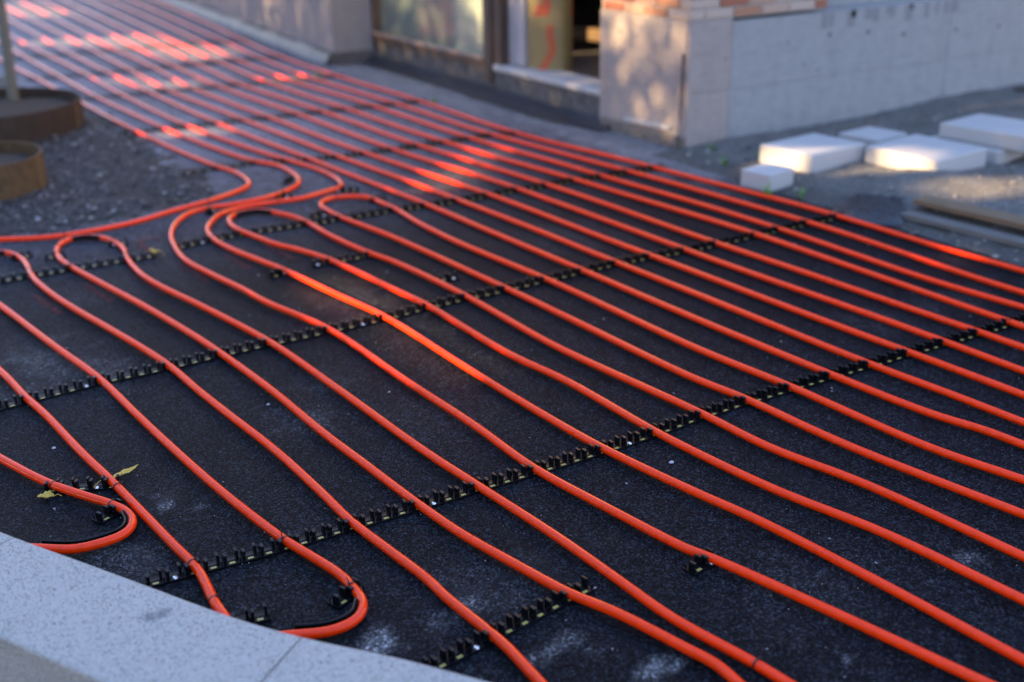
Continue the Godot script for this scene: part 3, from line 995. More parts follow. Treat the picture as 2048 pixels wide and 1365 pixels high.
func build_site() -> void:
	wavy_strip("black_membrane", "black waterproof membrane lying along the foot of the doorway and window", -10.62, -6.55, func(z: float) -> float: return 4.825, func(z: float) -> float: return 4.66 + 0.05 * n_big.get_noise_2d(z * 2.0, 1.0) - 0.05 * smoothstep(-9.5, -8.0, z) * smoothstep(-6.6, -7.4, z), 0.05)
	wavy_strip("wall_membrane", "black membrane strip along the foot of the long pink wall", -23.5, -10.70, func(z: float) -> float: return 4.385 - (z + 10.67) * 0.070, func(z: float) -> float: return 4.30 - (z + 10.67) * 0.070, 0.11)
	var rod := thing("steel_rod", "thin rusty steel rod leaning on the corner of the concrete pillar", "steel rod", Vector3(4.775, 0.0, -5.80))
	part("bar", swept(PackedVector3Array([Vector3(-0.012, 0.0, 0.01), Vector3(0.004, 0.3, 0.004), Vector3(0.014, 0.615, 0.0)]), 0.008, 8), M.rod, rod)
	# slabs on the soil
	var slabs := [
		[Vector3(5.128, 0.0875, -4.952), Vector3(0.507, 0.115, 0.399), 0.10, 0.0, "pinkish white foam slab in the middle, with a shaded right face"],
		[Vector3(5.593, 0.085, -4.491), Vector3(0.462, 0.125, 0.512), 0.042, 0.03, "white foam slab with a brightly sunlit side, right of the middle one"],
		[Vector3(4.578, 0.055, -4.754), Vector3(0.231, 0.105, 0.201), 0.166, 0.0, "small pale foam block next to the last pipe"],
		[Vector3(5.692, 0.090, -4.990), Vector3(0.319, 0.090, 0.292), 0.11, 0.0, "shaded foam slab lying behind the sunlit one"],
		[Vector3(6.217, 0.165, -4.440), Vector3(0.452, 0.095, 0.586), 0.127, 0.0, "large bluish foam slab at the right edge, topmost of its pile"],
		[Vector3(6.060, 0.070, -4.520), Vector3(0.30, 0.092, 0.513), 0.122, 0.0, "bluish foam slab under the topmost one at the right edge"],
	]
	for s in slabs:
		var st := start()
		box(st, Transform3D(), s[1], 0.006)
		var o := part("foam_slab", done(st), M.foam, self, Transform3D(Basis(Vector3.UP, s[2]) * Basis(Vector3.BACK, s[3]), s[0]))
		tag(o, s[4], "foam slab", "white foam slabs on the soil")
	# planks
	var planks := [[Vector3(4.93, 0.085, -2.72), Vector3(0.12, 0.030, 2.3), 0.10, M.timber, "upper brown plank of the pair at the right edge"], [Vector3(4.79, 0.030, -2.75), Vector3(0.085, 0.030, 2.2), 0.09, M.grey_timber, "lower grey plank of the pair at the right edge"]]
	for p in planks:
		var o := part("plank", box_mesh(p[1], 0.003), p[3], self, Transform3D(Basis(Vector3.UP, p[2]), p[0]))
		tag(o, p[4], "plank", "planks beside the last pipe")
	tag(part("packing_piece", box_mesh(Vector3(0.10, 0.06, 0.12), 0.003), M.black_base, self, Transform3D(Basis(Vector3.UP, 0.2), Vector3(4.93, 0.038, -3.2))), "dark packing piece under the upper plank", "packing piece")
	# crumpled black sheet
	var xs := ticks([-0.26, 0.02, 0.26])
	var zs := ticks([-0.20, 0.02, 0.20])
	var crumple := field(xs, zs, func(x: float, z: float) -> float:
		var e := 1.0 - clampf(pow(absf(x) / 0.26, 4.0) + pow(absf(z) / 0.20, 4.0), 0.0, 1.0)
		return 0.006 + e * (0.035 + 0.05 * absf(n_mid.get_noise_2d(x * 1.6, z * 1.6)) + 0.01 * n_fine.get_noise_2d(x, z)), func(_x: float, _z: float) -> Color: return Color.WHITE)
	tag(part("black_sheet", crumple, M.foil, self, at(4.69, 0.0, -4.04, 0.5)), "crumpled black plastic sheet at the end of the planks", "plastic sheet")
	tag(part("dark_board", box_mesh(Vector3(0.7, 0.05, 0.12), 0.003), M.rust_dark, self, at(8.25, 0.075, -5.55, 0.05)), "dark board at the foot of the concrete wall, right edge", "board")
	for g in [[Vector3(4.40, 0.0, -4.55), 14, 0.10, "bright green grass tuft in front of the small foam block"], [Vector3(4.55, 0.0, -4.46), 10, 0.07, "low green tuft at the corner of the small foam block"], [Vector3(4.86, 0.0, -5.55), 18, 0.09, "weeds at the foot of the concrete corner"], [Vector3(4.70, 0.0, -5.25), 16, 0.08, "dark weeds between the pillar and the small foam block"], [Vector3(4.95, 0.0, -5.22), 12, 0.08, "weeds behind the small foam block"], [Vector3(3.98, 0.0, -10.0), 14, 0.07, "grass tuft on the blurred rail by the pink wall"], [Vector3(4.25, 0.0, -8.25), 10, 0.06, "grass tuft at the end of a blurred rail"]]:
		var st := start()
		for k in g[1]:
			var a := rng.randf() * TAU
			var d := Vector3(cos(a), 0, sin(a))
			var s := Vector3(-d.z, 0, d.x) * rng.randf_range(0.003, 0.006)
			var b0 := d * rng.randf_range(0.0, 0.014)
			var hh: float = g[2] * rng.randf_range(0.5, 1.1)
			var m := b0 + d * hh * 0.25 + Vector3.UP * hh * 0.6
			var t := b0 + d * hh * rng.randf_range(0.5, 1.0) + Vector3.UP * hh * rng.randf_range(0.7, 1.0)
			quad(st, b0 - s, b0 + s, m + s * 0.9, m - s * 0.9, d + Vector3.UP)
			tri(st, m - s * 0.9, m + s * 0.9, t, d + Vector3.UP)
		tag(part("grass_tuft", done(st), M.grass, self, Transform3D(Basis(), g[0])), g[3], "grass tuft", "green tufts along the edges")

func fallen_leaf(label: String, pos: Vector3, size: Vector2, turn: float, curl: float, fold: float) -> void:
	var st := start()
	var nx := 8
	var p := []
	for i in nx + 1:
		var u := float(i) / nx
		var w := size.y * 0.5 * pow(sin(PI * clampf(u * 0.94 + 0.05, 0.0, 1.0)), 0.8) * (1.0 + 0.16 * sin(u * 23.0))
		var row := []
		for j in 5:
			var s := (j - 2) / 2.0
			var y := 0.002 + curl * pow(2.0 * u - 1.0, 2.0) + fold * absf(s) * w + 0.002 * sin(u * 9.0 + s * 4.0)
			row.append(Vector3((u - 0.5) * size.x, y, s * w))
		p.append(row)
	for i in nx:
		for j in 4:
			quad(st, p[i][j], p[i + 1][j], p[i + 1][j + 1], p[i][j + 1], Vector3.UP)
	var o := part("fallen_leaf", done(st), M.yellow_leaf, self, Transform3D(Basis(Vector3.UP, turn), pos))
	tag(o, label, "leaf", "yellow leaves on the asphalt")
	part("stalk", swept(PackedVector3Array([Vector3(-size.x * 0.5, 0.002 + curl, 0), Vector3(-size.x * 0.7, 0.006 + curl, 0.004), Vector3(-size.x * 0.9, 0.004, 0.006)]), 0.0011, 6), M.yellow_leaf, o)

# ---------------------------------------------------------------- planters and trees
func planter(label: String, c: Vector2, r: float, h: float, mat: Material, turn := 0.0) -> void:
	var t := thing("steel_planter_ring", label, "planter ring", Vector3(c.x, 0, c.y), turn, "rusty steel planter rings")
	var st := start()
	var n := 64
	for k in n:
		var a := TAU * k / n
		var b := TAU * (k + 1) / n
		var da := Vector3(cos(a), 0, sin(a))
		var db := Vector3(cos(b), 0, sin(b))
		var H := Vector3(0, h, 0)
		var lo := Vector3(0, -0.02, 0)
		quad(st, da * r + lo, db * r + lo, db * r + H, da * r + H, da)
		quad(st, da * (r - 0.010) + lo, db * (r - 0.010) + lo, db * (r - 0.010) + H, da * (r - 0.010) + H, -da)
		quad(st, da * r + H, db * r + H, db * (r - 0.010) + H, da * (r - 0.010) + H, Vector3.UP)
	part("steel_ring", done(st), mat, t)
	for an: float in [0.55, 2.3, 4.4]:
		part("weld_seam", box_mesh(Vector3(0.006, h - 0.006, 0.014), 0.0015), M.seam, t, Transform3D(Basis(Vector3.UP, -an), Vector3(cos(an) * r, h * 0.5, sin(an) * r)))
	var xs := ticks([-r + 0.012, 0.04, r - 0.012])
	var v := start()
	var rr := r - 0.011
	for k in n:
		var a := TAU * k / n
		var b := TAU * (k + 1) / n
		for j in 5:
			var q0 := rr * j / 5.0
			var q1 := rr * (j + 1) / 5.0
			var f := func(an: float, q: float) -> Vector3:
				var x := cos(an) * q
				var z := sin(an) * q
				return Vector3(x, h * 0.62 + 0.02 * n_mid.get_noise_2d(x + c.x, z + c.y) + 0.03 * (1.0 - q / rr), z)
			quad(v, f.call(a, q0), f.call(b, q0), f.call(b, q1), f.call(a, q1), Vector3.UP)
	part("planting_soil", done(v), M.planter_soil, t)

var dapples: Array = [[1.816, -4.581, 1.829, -3.414, 0.230], [3.227, -14.030, 3.584, -12.306, 0.500], [2.411, -14.422, 3.087, -13.923, 0.350], [2.454, -11.089, 2.593, -10.572, 0.220], [2.881, -10.551, 2.859, -10.367, 0.220], [2.160, -8.342, 2.448, -8.259, 0.200], [3.648, -10.163, 3.909, -10.136, 0.220], [3.003, -5.862, 3.332, -6.155, 0.200], [3.556, -6.359, 3.681, -6.499, 0.180], [2.820, -19.330, 3.029, -17.734, 0.500], [3.835, -6.479, 3.892, -6.382, 0.100], [1.747, -5.656, 1.740, -5.606, 0.050], [1.690, -4.924, 1.703, -4.862, 0.050], [4.493, -4.266, 4.493, -4.229, 0.050], [4.458, -3.403, 4.453, -3.201, 0.160], [4.942, -4.920, 5.609, -4.366, 0.260], [5.323, -3.879, 5.648, -3.804, 0.250], [2.712, -4.178, 2.715, -4.141, 0.040], [1.850, -10.128, 1.984, -8.429, 0.070]]
# openings in the crowns seen from the sun: segments on the ground with a half width
# how large a leaf grows at p: none where the crown has an opening, fine foliage where the light reaches the building, full size elsewhere
func leaf_share(p: Vector3) -> float:
	var t := p.y / SUN.y
	var q := Vector2(p.x - SUN.x * t, p.z - SUN.z * t)
	# the building's face stands at x 4.8 (4.4 beyond the window)
	var face := 4.8 if q.y > -10.5 else 4.42
	if q.x > face and q.y < -5.75 + 0.15 * (q.x - face):
		var u := (face - p.x) / -SUN.x
		var y := p.y - SUN.y * u
		var z := p.z - SUN.z * u
		if y > -0.1 and z < -5.55:
			return 0.60 if z > -6.8 else 0.72
		return 1.0
	for d in dapples:
		var a := Vector2(d[0], d[1])
		var b := Vector2(d[2], d[3])
		var near := Geometry2D.get_closest_point_to_segment(q, a, b)
		if q.distance_to(near) < d[4]:
			return 0.0
	return 1.0

func leaf_mesh() -> ArrayMesh:
	var st := start()
	var a := Vector3(-0.5, 0, 0)
	var b := Vector3(0.5, -0.06, 0)
	var l := Vector3(0.02, 0.06, 0.27)
	var r := Vector3(0.02, 0.06, -0.27)
	tri(st, a, l, b, Vector3.UP)
	tri(st, a, b, r, Vector3.UP)
	return done(st)

func tree(called: String, label: String, at_: Vector3, height: float, trunk_r: float, crown_lo: float, crown: Vector3, leaves: int, leaf: Mesh, group: String, leaf_size: float) -> void:
	var t := thing(called, label, "tree", at_, 0.0, group)
	var lean := Vector3(rng.randf_range(-0.02, 0.02), 0, rng.randf_range(-0.02, 0.02))
	var path := PackedVector3Array()
	for k in 9:
		var u := k / 8.0
		path.append(Vector3(lean.x * u * height + 0.02 * sin(u * 5.0), height * 0.92 * u, lean.z * u * height))
	var tr := part("trunk", swept(path, trunk_r, 10, true, 0.0, TAU, 0.25), M.bark, t)
	for k in 9:
		var u := lerpf(crown_lo / height, 0.85, k / 8.0)
		var a := k * 2.4
		var o := path[0].lerp(path[8], u)
		var d := Vector3(cos(a), 0.55, sin(a)).normalized()
		var reach: float = crown.x * 0.8 * (1.0 - 0.4 * u)
		part("limb", swept(PackedVector3Array([o, o + d * reach * 0.5, o + d * reach + Vector3.UP * reach * 0.15]), trunk_r * 0.4 * (1.0 - 0.5 * u), 6, true, 0.0, TAU, 0.3), M.bark, tr)
	var mm := MultiMesh.new()
	mm.transform_format = MultiMesh.TRANSFORM_3D
	mm.mesh = leaf
	var ts: Array[Transform3D] = []
	var mid := (crown_lo + height) * 0.5
	var hy := (height - crown_lo) * 0.5
	for i in leaves:
		var p := Vector3(rng.randf_range(-1, 1), rng.randf_range(-1, 1), rng.randf_range(-1, 1))
		if pow(absf(p.x), 2.6) + pow(absf(p.y), 2.6) + pow(absf(p.z), 2.6) > 1.0 + 0.25 * n_mid.get_noise_3d(p.x * 0.5 + at_.z, p.y * 0.5, p.z * 0.5):
			continue
		var w := Vector3(p.x * crown.x, mid + p.y * hy, p.z * crown.z)
		var share := leaf_share(w + at_)
		if share == 0.0:
			continue
		var b := Basis.from_euler(Vector3(rng.randf_range(-1.2, 1.2), rng.randf() * TAU, rng.randf_range(-1.2, 1.2)))
		var s := leaf_size * share * rng.randf_range(0.7, 1.3)
		ts.append(Transform3D(b.scaled(Vector3(s, s, s)), w))
	mm.instance_count = ts.size()
	for i in ts.size():
		mm.set_instance_transform(i, ts[i])
	var o2 := MultiMeshInstance3D.new()
	o2.multimesh = mm
	o2.material_override = M.leaf
	o2.name = "crown"
	o2.set_meta("kind", "stuff")
	t.add_child(o2, true)

func build_trees() -> void:
	planter("rusty steel planter ring holding the thin young tree", Vector2(1.059, -9.33), 0.68, 0.20, M.rust_dark)
	planter("smaller ochre steel planter ring filled with gravel, without a tree", Vector2(0.70, -7.46), 0.42, 0.20, M.rust)
	var leaf := leaf_mesh()
	tree("young_tree", "thin young tree with a pale trunk in the steel planter ring", Vector3(1.32, 0.12, -9.72), 5.2, 0.042, 2.9, Vector3(0.9, 1.0, 0.9), 2200, leaf, "", 0.14)
	# the row of street trees on the left whose crowns shade the place
	var z := 6.5
	for k in 11:
		tree("street_tree", "tall leafy street tree left of the pipes, %s in its row" % ["first", "second", "third", "fourth", "fifth", "sixth", "seventh", "eighth", "ninth", "tenth", "last"][k], Vector3(-11.0 + 0.3 * sin(k * 2.0), 0, z), 8.25 + 0.12 * sin(k * 1.7), 0.17, 3.4, Vector3(1.6, 1.0, 2.3), 19500, leaf, "street trees left of the pipes", 0.255)
		z -= 3.4

# ---------------------------------------------------------------- scene
func _ready() -> void:
	rng.seed = 77
	var cam := Camera3D.new()
	cam.name = "camera"
	cam.transform = Transform3D(Basis(Vector3(0.85394, -0.01851, 0.52004), Vector3(0.21082, 0.92598, -0.31322), Vector3(-0.47575, 0.37711, 0.79464)), Vector3(0, 1.6899, 0))
	cam.keep_aspect = Camera3D.KEEP_HEIGHT
	cam.fov = 33.24
	cam.near = 0.05
	cam.far = 900.0
	var at_ := CameraAttributesPhysical.new()
	at_.frustum_focal_length = 40.205
	at_.frustum_focus_distance = 3.35
	at_.exposure_aperture = 1.3
	at_.frustum_near = 0.05
	at_.frustum_far = 900.0
	cam.attributes = at_
	add_child(cam)
	cam.current = true
	var env := Environment.new()
	env.background_mode = Environment.BG_SKY
	var sky := Sky.new()
	var sm := ProceduralSkyMaterial.new()
	sm.sky_top_color = lin(0.20, 0.34, 0.68)
	sm.sky_horizon_color = lin(0.90, 0.92, 0.98)
	sm.sky_curve = 0.22
	sm.ground_bottom_color = lin(0.08, 0.08, 0.09)
	sm.ground_horizon_color = lin(0.30, 0.29, 0.30)
	sm.sky_energy_multiplier = 0.82
	sm.sun_angle_max = 30.0
	sm.sun_curve = 0.15
	sky.sky_material = sm
	env.sky = sky
	env.tonemap_mode = Environment.TONE_MAPPER_LINEAR
	env.tonemap_exposure = 4.6
	env.sdfgi_enabled = true
	env.ssao_enabled = true
	env.ssil_enabled = true
	var we := WorldEnvironment.new()
	we.name = "world_environment"
	we.environment = env
	add_child(we)
	var sun := DirectionalLight3D.new()
	sun.name = "sun"
	sun.light_energy = 1.5
	sun.light_color = Color(1.0, 0.84, 0.61)
	sun.light_angular_distance = 0.5
	sun.shadow_enabled = true
	add_child(sun)
	sun.look_at_from_position(SUN * 30.0, Vector3.ZERO, Vector3.UP)

	materials()
	M.concrete_warm = M.concrete.duplicate()
	M.concrete_warm.albedo_color = lin(0.26, 0.235, 0.228)
	M.concrete_pillar = M.concrete.duplicate()
	M.concrete_pillar.albedo_color = lin(0.33, 0.285, 0.26)
	M.seam = plain(lin(0.17, 0.10, 0.04), 0.8)
	M.pebble = plain(lin(0.45, 0.45, 0.47), 0.7)
	M.stain_wall = plain(lin(0.20, 0.20, 0.21), 0.9)
	M.footing = textured(lin(0.22, 0.18, 0.15), 0.95, M.concrete_dark.albedo_texture, Vector3(2, 2, 2))
	M.green_sheet = plain(lin(0.42, 0.50, 0.42), 0.5)
	M.ply = plain(lin(0.62, 0.36, 0.20), 0.7)
	M.card = plain(lin(0.24, 0.15, 0.09), 0.9)
	M.planter_soil = textured(lin(0.060, 0.048, 0.038), 0.95, M.soil.albedo_texture, Vector3(2, 2, 2), M.soil.heightmap_texture, 1.5)

	build_ground()
	build_kerb()
	build_building()
	build_interior()
	build_site()
	build_trees()

	# pipes, each measured as a line over the ground
	pipe("heating_pipe", "orange heating pipe with a hooked turn, nearest the granite kerb", PackedVector2Array([Vector2(0.117, -4.013), Vector2(0.259, -3.589), Vector2(0.357, -3.330), Vector2(0.431, -3.192), Vector2(0.487, -3.097), Vector2(0.515, -3.025), Vector2(0.515, -2.961), Vector2(0.480, -2.910), Vector2(0.403, -2.899), Vector2(0.343, -2.906), Vector2(0.262, -2.964), Vector2(0.057, -3.108)]))
	pipe("heating_pipe", "orange heating pipe that dives behind the kerb past a yellow leaf", PackedVector2Array([Vector2(0.239, -4.963), Vector2(0.374, -4.339), Vector2(0.412, -4.033), Vector2(0.442, -3.845), Vector2(0.486, -3.476), Vector2(0.519, -3.257), Vector2(0.546, -3.044), Vector2(0.580, -2.761), Vector2(0.594, -2.661), Vector2(0.596, -2.585), Vector2(0.587, -2.447), Vector2(0.590, -2.381), Vector2(0.593, -2.287), Vector2(0.631, -2.179), Vector2(0.706, -2.060)]))
	pipe("looped_heating_pipe", "orange pipe loop with a tight turn against the granite kerb", PackedVector2Array([Vector2(0.421, -2.334), Vector2(0.655, -2.245), Vector2(0.708, -2.224), Vector2(0.766, -2.196), Vector2(0.811, -2.189), Vector2(0.867, -2.202), Vector2(0.903, -2.255), Vector2(0.907, -2.333), Vector2(0.903, -2.400), Vector2(0.875, -2.513), Vector2(0.842, -2.635), Vector2(0.803, -2.850), Vector2(0.772, -3.062), Vector2(0.735, -3.390), Vector2(0.707, -3.669), Vector2(0.669, -4.056), Vector2(0.596, -4.472), Vector2(0.492, -5.108), Vector2(0.421, -5.475), Vector2(0.398, -5.704), Vector2(0.444, -5.900), Vector2(0.533, -5.973), Vector2(0.618, -5.928), Vector2(0.644, -5.897), Vector2(0.670, -5.839), Vector2(0.689, -5.740), Vector2(0.690, -5.601), Vector2(0.682, -5.414), Vector2(0.706, -5.159), Vector2(0.746, -4.917), Vector2(0.823, -4.542), Vector2(0.916, -4.049), Vector2(0.945, -3.735), Vector2(0.971, -3.494), Vector2(1.008, -3.162), Vector2(1.028, -2.812), Vector2(1.035, -2.630), Vector2(1.059, -2.449), Vector2(1.085, -2.255), Vector2(1.087, -2.167), Vector2(1.105, -1.993), Vector2(1.112, -1.906), Vector2(1.110, -1.832), Vector2(1.108, -1.761), Vector2(1.094, -1.161)]))
	pipe("looped_heating_pipe", "orange pipe loop whose turn touches the pipe along the gravel edge", PackedVector2Array([Vector2(1.454, -0.924), Vector2(1.479, -1.523), Vector2(1.482, -1.596), Vector2(1.463, -1.668), Vector2(1.405, -1.880), Vector2(1.354, -2.007), Vector2(1.306, -2.205), Vector2(1.263, -2.406), Vector2(1.237, -2.622), Vector2(1.212, -2.904), Vector2(1.186, -3.177), Vector2(1.161, -3.611), Vector2(1.118, -4.059), Vector2(1.097, -4.228), Vector2(1.028, -4.645), Vector2(0.916, -5.211), Vector2(0.866, -5.480), Vector2(0.845, -5.652), Vector2(0.858, -5.798), Vector2(0.907, -5.915), Vector2(0.965, -5.962), Vector2(1.034, -5.962), Vector2(1.097, -5.897), Vector2(1.136, -5.776), Vector2(1.144, -5.639), Vector2(1.118, -5.445), Vector2(1.115, -5.151), Vector2(1.149, -4.912), Vector2(1.215, -4.613), Vector2(1.316, -4.060), Vector2(1.363, -3.477), Vector2(1.405, -2.887), Vector2(1.435, -2.611), Vector2(1.477, -2.216), Vector2(1.492, -1.999), Vector2(1.508, -1.782), Vector2(1.558, -1.548), Vector2(1.570, -1.466), Vector2(1.656, -0.872)]))
	pipe("heating_pipe", "orange heating pipe that swings left along the gravel edge", PackedVector2Array([Vector2(1.289, -27.000), Vector2(1.446, -22.000), Vector2(1.592, -18.000), Vector2(1.661, -15.200), Vector2(1.718, -13.200), Vector2(1.802, -11.600), Vector2(1.871, -10.050), Vector2(1.950, -8.400), Vector2(2.078, -7.098), Vector2(2.128, -6.868), Vector2(2.129, -6.666), Vector2(2.100, -6.522), Vector2(2.037, -6.437), Vector2(1.908, -6.348), Vector2(1.768, -6.275), Vector2(1.545, -6.190), Vector2(1.333, -6.092), Vector2(1.109, -6.051), Vector2(0.886, -6.059), Vector2(0.655, -6.163), Vector2(0.107, -6.408)]))
	pipe("heating_pipe", "orange heating pipe in an S bend, middle of the three bends above the loops", PackedVector2Array([Vector2(1.684, -27.000), Vector2(1.769, -22.000), Vector2(1.856, -18.000), Vector2(1.927, -15.200), Vector2(1.973, -13.200), Vector2(2.005, -11.600), Vector2(2.045, -10.050), Vector2(2.152, -8.400), Vector2(2.240, -7.581), Vector2(2.333, -7.083), Vector2(2.408, -6.885), Vector2(2.416, -6.661), Vector2(2.386, -6.452), Vector2(2.315, -6.311), Vector2(2.189, -6.211), Vector2(2.032, -6.140), Vector2(1.863, -6.117), Vector2(1.736, -6.130), Vector2(1.626, -6.096), Vector2(1.510, -5.964), Vector2(1.417, -5.760), Vector2(1.370, -5.542), Vector2(1.348, -5.281), Vector2(1.384, -5.001), Vector2(1.437, -4.699), Vector2(1.464, -4.488), Vector2(1.565, -4.055), Vector2(1.597, -3.390), Vector2(1.625, -2.944), Vector2(1.633, -2.613), Vector2(1.678, -2.312), Vector2(1.734, -1.997), Vector2(1.754, -1.945), Vector2(1.845, -1.605), Vector2(1.936, -1.231), Vector2(2.078, -0.648)]))
	pipe("heating_pipe", "orange heating pipe in an S bend that carries the sunlit orange stretch", PackedVector2Array([Vector2(2.041, -27.000), Vector2(2.111, -22.000), Vector2(2.152, -18.000), Vector2(2.164, -15.200), Vector2(2.203, -13.200), Vector2(2.242, -11.600), Vector2(2.245, -10.050), Vector2(2.320, -8.400), Vector2(2.444, -7.395), Vector2(2.515, -6.993), Vector2(2.576, -6.658), Vector2(2.588, -6.444), Vector2(2.570, -6.253), Vector2(2.517, -6.131), Vector2(2.411, -6.088), Vector2(2.237, -6.028), Vector2(2.060, -6.042), Vector2(1.900, -6.040), Vector2(1.756, -5.981), Vector2(1.651, -5.842), Vector2(1.592, -5.715), Vector2(1.569, -5.496), Vector2(1.589, -5.301), Vector2(1.641, -5.056), Vector2(1.683, -4.875), Vector2(1.757, -4.403), Vector2(1.811, -4.053), Vector2(1.834, -3.437), Vector2(1.852, -3.032), Vector2(1.881, -2.610), Vector2(1.941, -2.246), Vector2(1.992, -2.007), Vector2(2.038, -1.646), Vector2(2.074, -1.231), Vector2(2.126, -0.633)]))
	pipe("looped_heating_pipe", "orange pipe loop with a black support in its turn beside the S bends", PackedVector2Array([Vector2(2.346, -0.782), Vector2(2.275, -1.378), Vector2(2.227, -1.788), Vector2(2.152, -2.108), Vector2(2.105, -2.446), Vector2(2.090, -2.615), Vector2(2.073, -3.107), Vector2(2.036, -3.403), Vector2(2.020, -4.072), Vector2(1.996, -4.275), Vector2(1.924, -4.885), Vector2(1.861, -5.114), Vector2(1.801, -5.264), Vector2(1.757, -5.459), Vector2(1.729, -5.597), Vector2(1.725, -5.722), Vector2(1.748, -5.832), Vector2(1.806, -5.915), Vector2(1.879, -5.931), Vector2(1.948, -5.907), Vector2(1.996, -5.836), Vector2(2.053, -5.688), Vector2(2.076, -5.545), Vector2(2.083, -5.254), Vector2(2.125, -4.873), Vector2(2.160, -4.699), Vector2(2.212, -4.073), Vector2(2.225, -3.334), Vector2(2.301, -2.631), Vector2(2.323, -2.319), Vector2(2.391, -2.001), Vector2(2.441, -1.499), Vector2(2.501, -0.902)]))
	pipe("looped_heating_pipe", "orange pipe loop with the smallest bare turn, farthest from the kerb", PackedVector2Array([Vector2(2.733, -1.045), Vector2(2.628, -1.636), Vector2(2.532, -2.181), Vector2(2.502, -2.632), Vector2(2.466, -2.883), Vector2(2.408, -4.068), Vector2(2.332, -5.033), Vector2(2.299, -5.292), Vector2(2.264, -5.540), Vector2(2.259, -5.704), Vector2(2.264, -5.809), Vector2(2.306, -5.894), Vector2(2.374, -5.931), Vector2(2.461, -5.916), Vector2(2.550, -5.840), Vector2(2.569, -5.764), Vector2(2.570, -5.650), Vector2(2.577, -5.538), Vector2(2.554, -5.165), Vector2(2.557, -4.811), Vector2(2.619, -4.084), Vector2(2.652, -3.109), Vector2(2.699, -2.628), Vector2(2.731, -2.050), Vector2(2.797, -1.760), Vector2(2.930, -1.175)]))
	pipe("heating_pipe", "straight orange heating pipe, ninth counted from the building", PackedVector2Array([Vector2(2.412, -27.000), Vector2(2.414, -22.000), Vector2(2.445, -18.000), Vector2(2.442, -15.200), Vector2(2.426, -13.200), Vector2(2.441, -11.600), Vector2(2.471, -10.050), Vector2(2.532, -8.400), Vector2(2.647, -6.942), Vector2(2.755, -5.505), Vector2(2.820, -4.086), Vector2(2.890, -2.625), Vector2(2.933, -2.194), Vector2(2.975, -2.034), Vector2(2.989, -1.900), Vector2(3.052, -1.303)]))
	pipe("heating_pipe", "straight orange heating pipe, eighth counted from the building", PackedVector2Array([Vector2(2.803, -27.000), Vector2(2.749, -22.000), Vector2(2.710, -18.000), Vector2(2.695, -15.200), Vector2(2.683, -13.200), Vector2(2.657, -11.600), Vector2(2.640, -10.050), Vector2(2.737, -8.400), Vector2(2.829, -6.916), Vector2(2.948, -5.496), Vector2(3.019, -4.092), Vector2(3.080, -2.618), Vector2(3.107, -2.276), Vector2(3.122, -1.997), Vector2(3.155, -1.398)]))
	pipe("heating_pipe", "straight orange heating pipe, seventh counted from the building", PackedVector2Array([Vector2(3.154, -27.000), Vector2(3.081, -22.000), Vector2(3.015, -18.000), Vector2(2.941, -15.200), Vector2(2.902, -13.200), Vector2(2.889, -11.600), Vector2(2.842, -10.050), Vector2(2.928, -8.400), Vector2(3.013, -6.890), Vector2(3.146, -5.498), Vector2(3.209, -4.081), Vector2(3.280, -2.615), Vector2(3.304, -2.130), Vector2(3.333, -1.531)]))
	pipe("heating_pipe", "straight orange heating pipe, sixth counted from the building", PackedVector2Array([Vector2(3.538, -27.000), Vector2(3.385, -22.000), Vector2(3.294, -18.000), Vector2(3.221, -15.200), Vector2(3.138, -13.200), Vector2(3.082, -11.600), Vector2(3.061, -10.050), Vector2(3.153, -8.400), Vector2(3.213, -6.882), Vector2(3.348, -5.505), Vector2(3.402, -4.061), Vector2(3.474, -2.609), Vector2(3.482, -2.261), Vector2(3.497, -1.661)]))
	pipe("heating_pipe", "straight orange heating pipe, fifth counted from the building", PackedVector2Array([Vector2(3.917, -27.000), Vector2(3.730, -22.000), Vector2(3.568, -18.000), Vector2(3.462, -15.200), Vector2(3.390, -13.200), Vector2(3.311, -11.600), Vector2(3.255, -10.050), Vector2(3.351, -8.400), Vector2(3.409, -6.892), Vector2(3.539, -5.489), Vector2(3.594, -4.057), Vector2(3.664, -2.604), Vector2(3.667, -2.396), Vector2(3.674, -1.796)]))
	pipe("heating_pipe", "straight orange heating pipe, fourth counted from the building", PackedVector2Array([Vector2(4.270, -27.000), Vector2(4.048, -22.000), Vector2(3.875, -18.000), Vector2(3.721, -15.200), Vector2(3.603, -13.200), Vector2(3.531, -11.600), Vector2(3.489, -10.050), Vector2(3.546, -8.400), Vector2(3.600, -6.880), Vector2(3.735, -5.493), Vector2(3.846, -4.061), Vector2(3.848, -2.529), Vector2(3.849, -1.929)]))
	pipe("heating_pipe", "straight orange heating pipe, third counted from the building", PackedVector2Array([Vector2(4.663, -27.000), Vector2(4.361, -22.000), Vector2(4.144, -18.000), Vector2(3.995, -15.200), Vector2(3.852, -13.200), Vector2(3.727, -11.600), Vector2(3.694, -10.050), Vector2(3.772, -8.400), Vector2(3.804, -6.885), Vector2(3.921, -5.475), Vector2(4.010, -4.064), Vector2(3.997, -3.110), Vector2(4.037, -2.667), Vector2(4.092, -2.070)]))
	pipe("heating_pipe", "straight orange heating pipe, second counted from the building", PackedVector2Array([Vector2(5.029, -27.000), Vector2(4.707, -22.000), Vector2(4.430, -18.000), Vector2(4.231, -15.200), Vector2(4.092, -13.200), Vector2(3.963, -11.600), Vector2(3.897, -10.050), Vector2(3.959, -8.400), Vector2(3.984, -6.885), Vector2(4.115, -5.472), Vector2(4.210, -4.068), Vector2(4.187, -2.980), Vector2(4.189, -2.778), Vector2(4.196, -2.178)]))
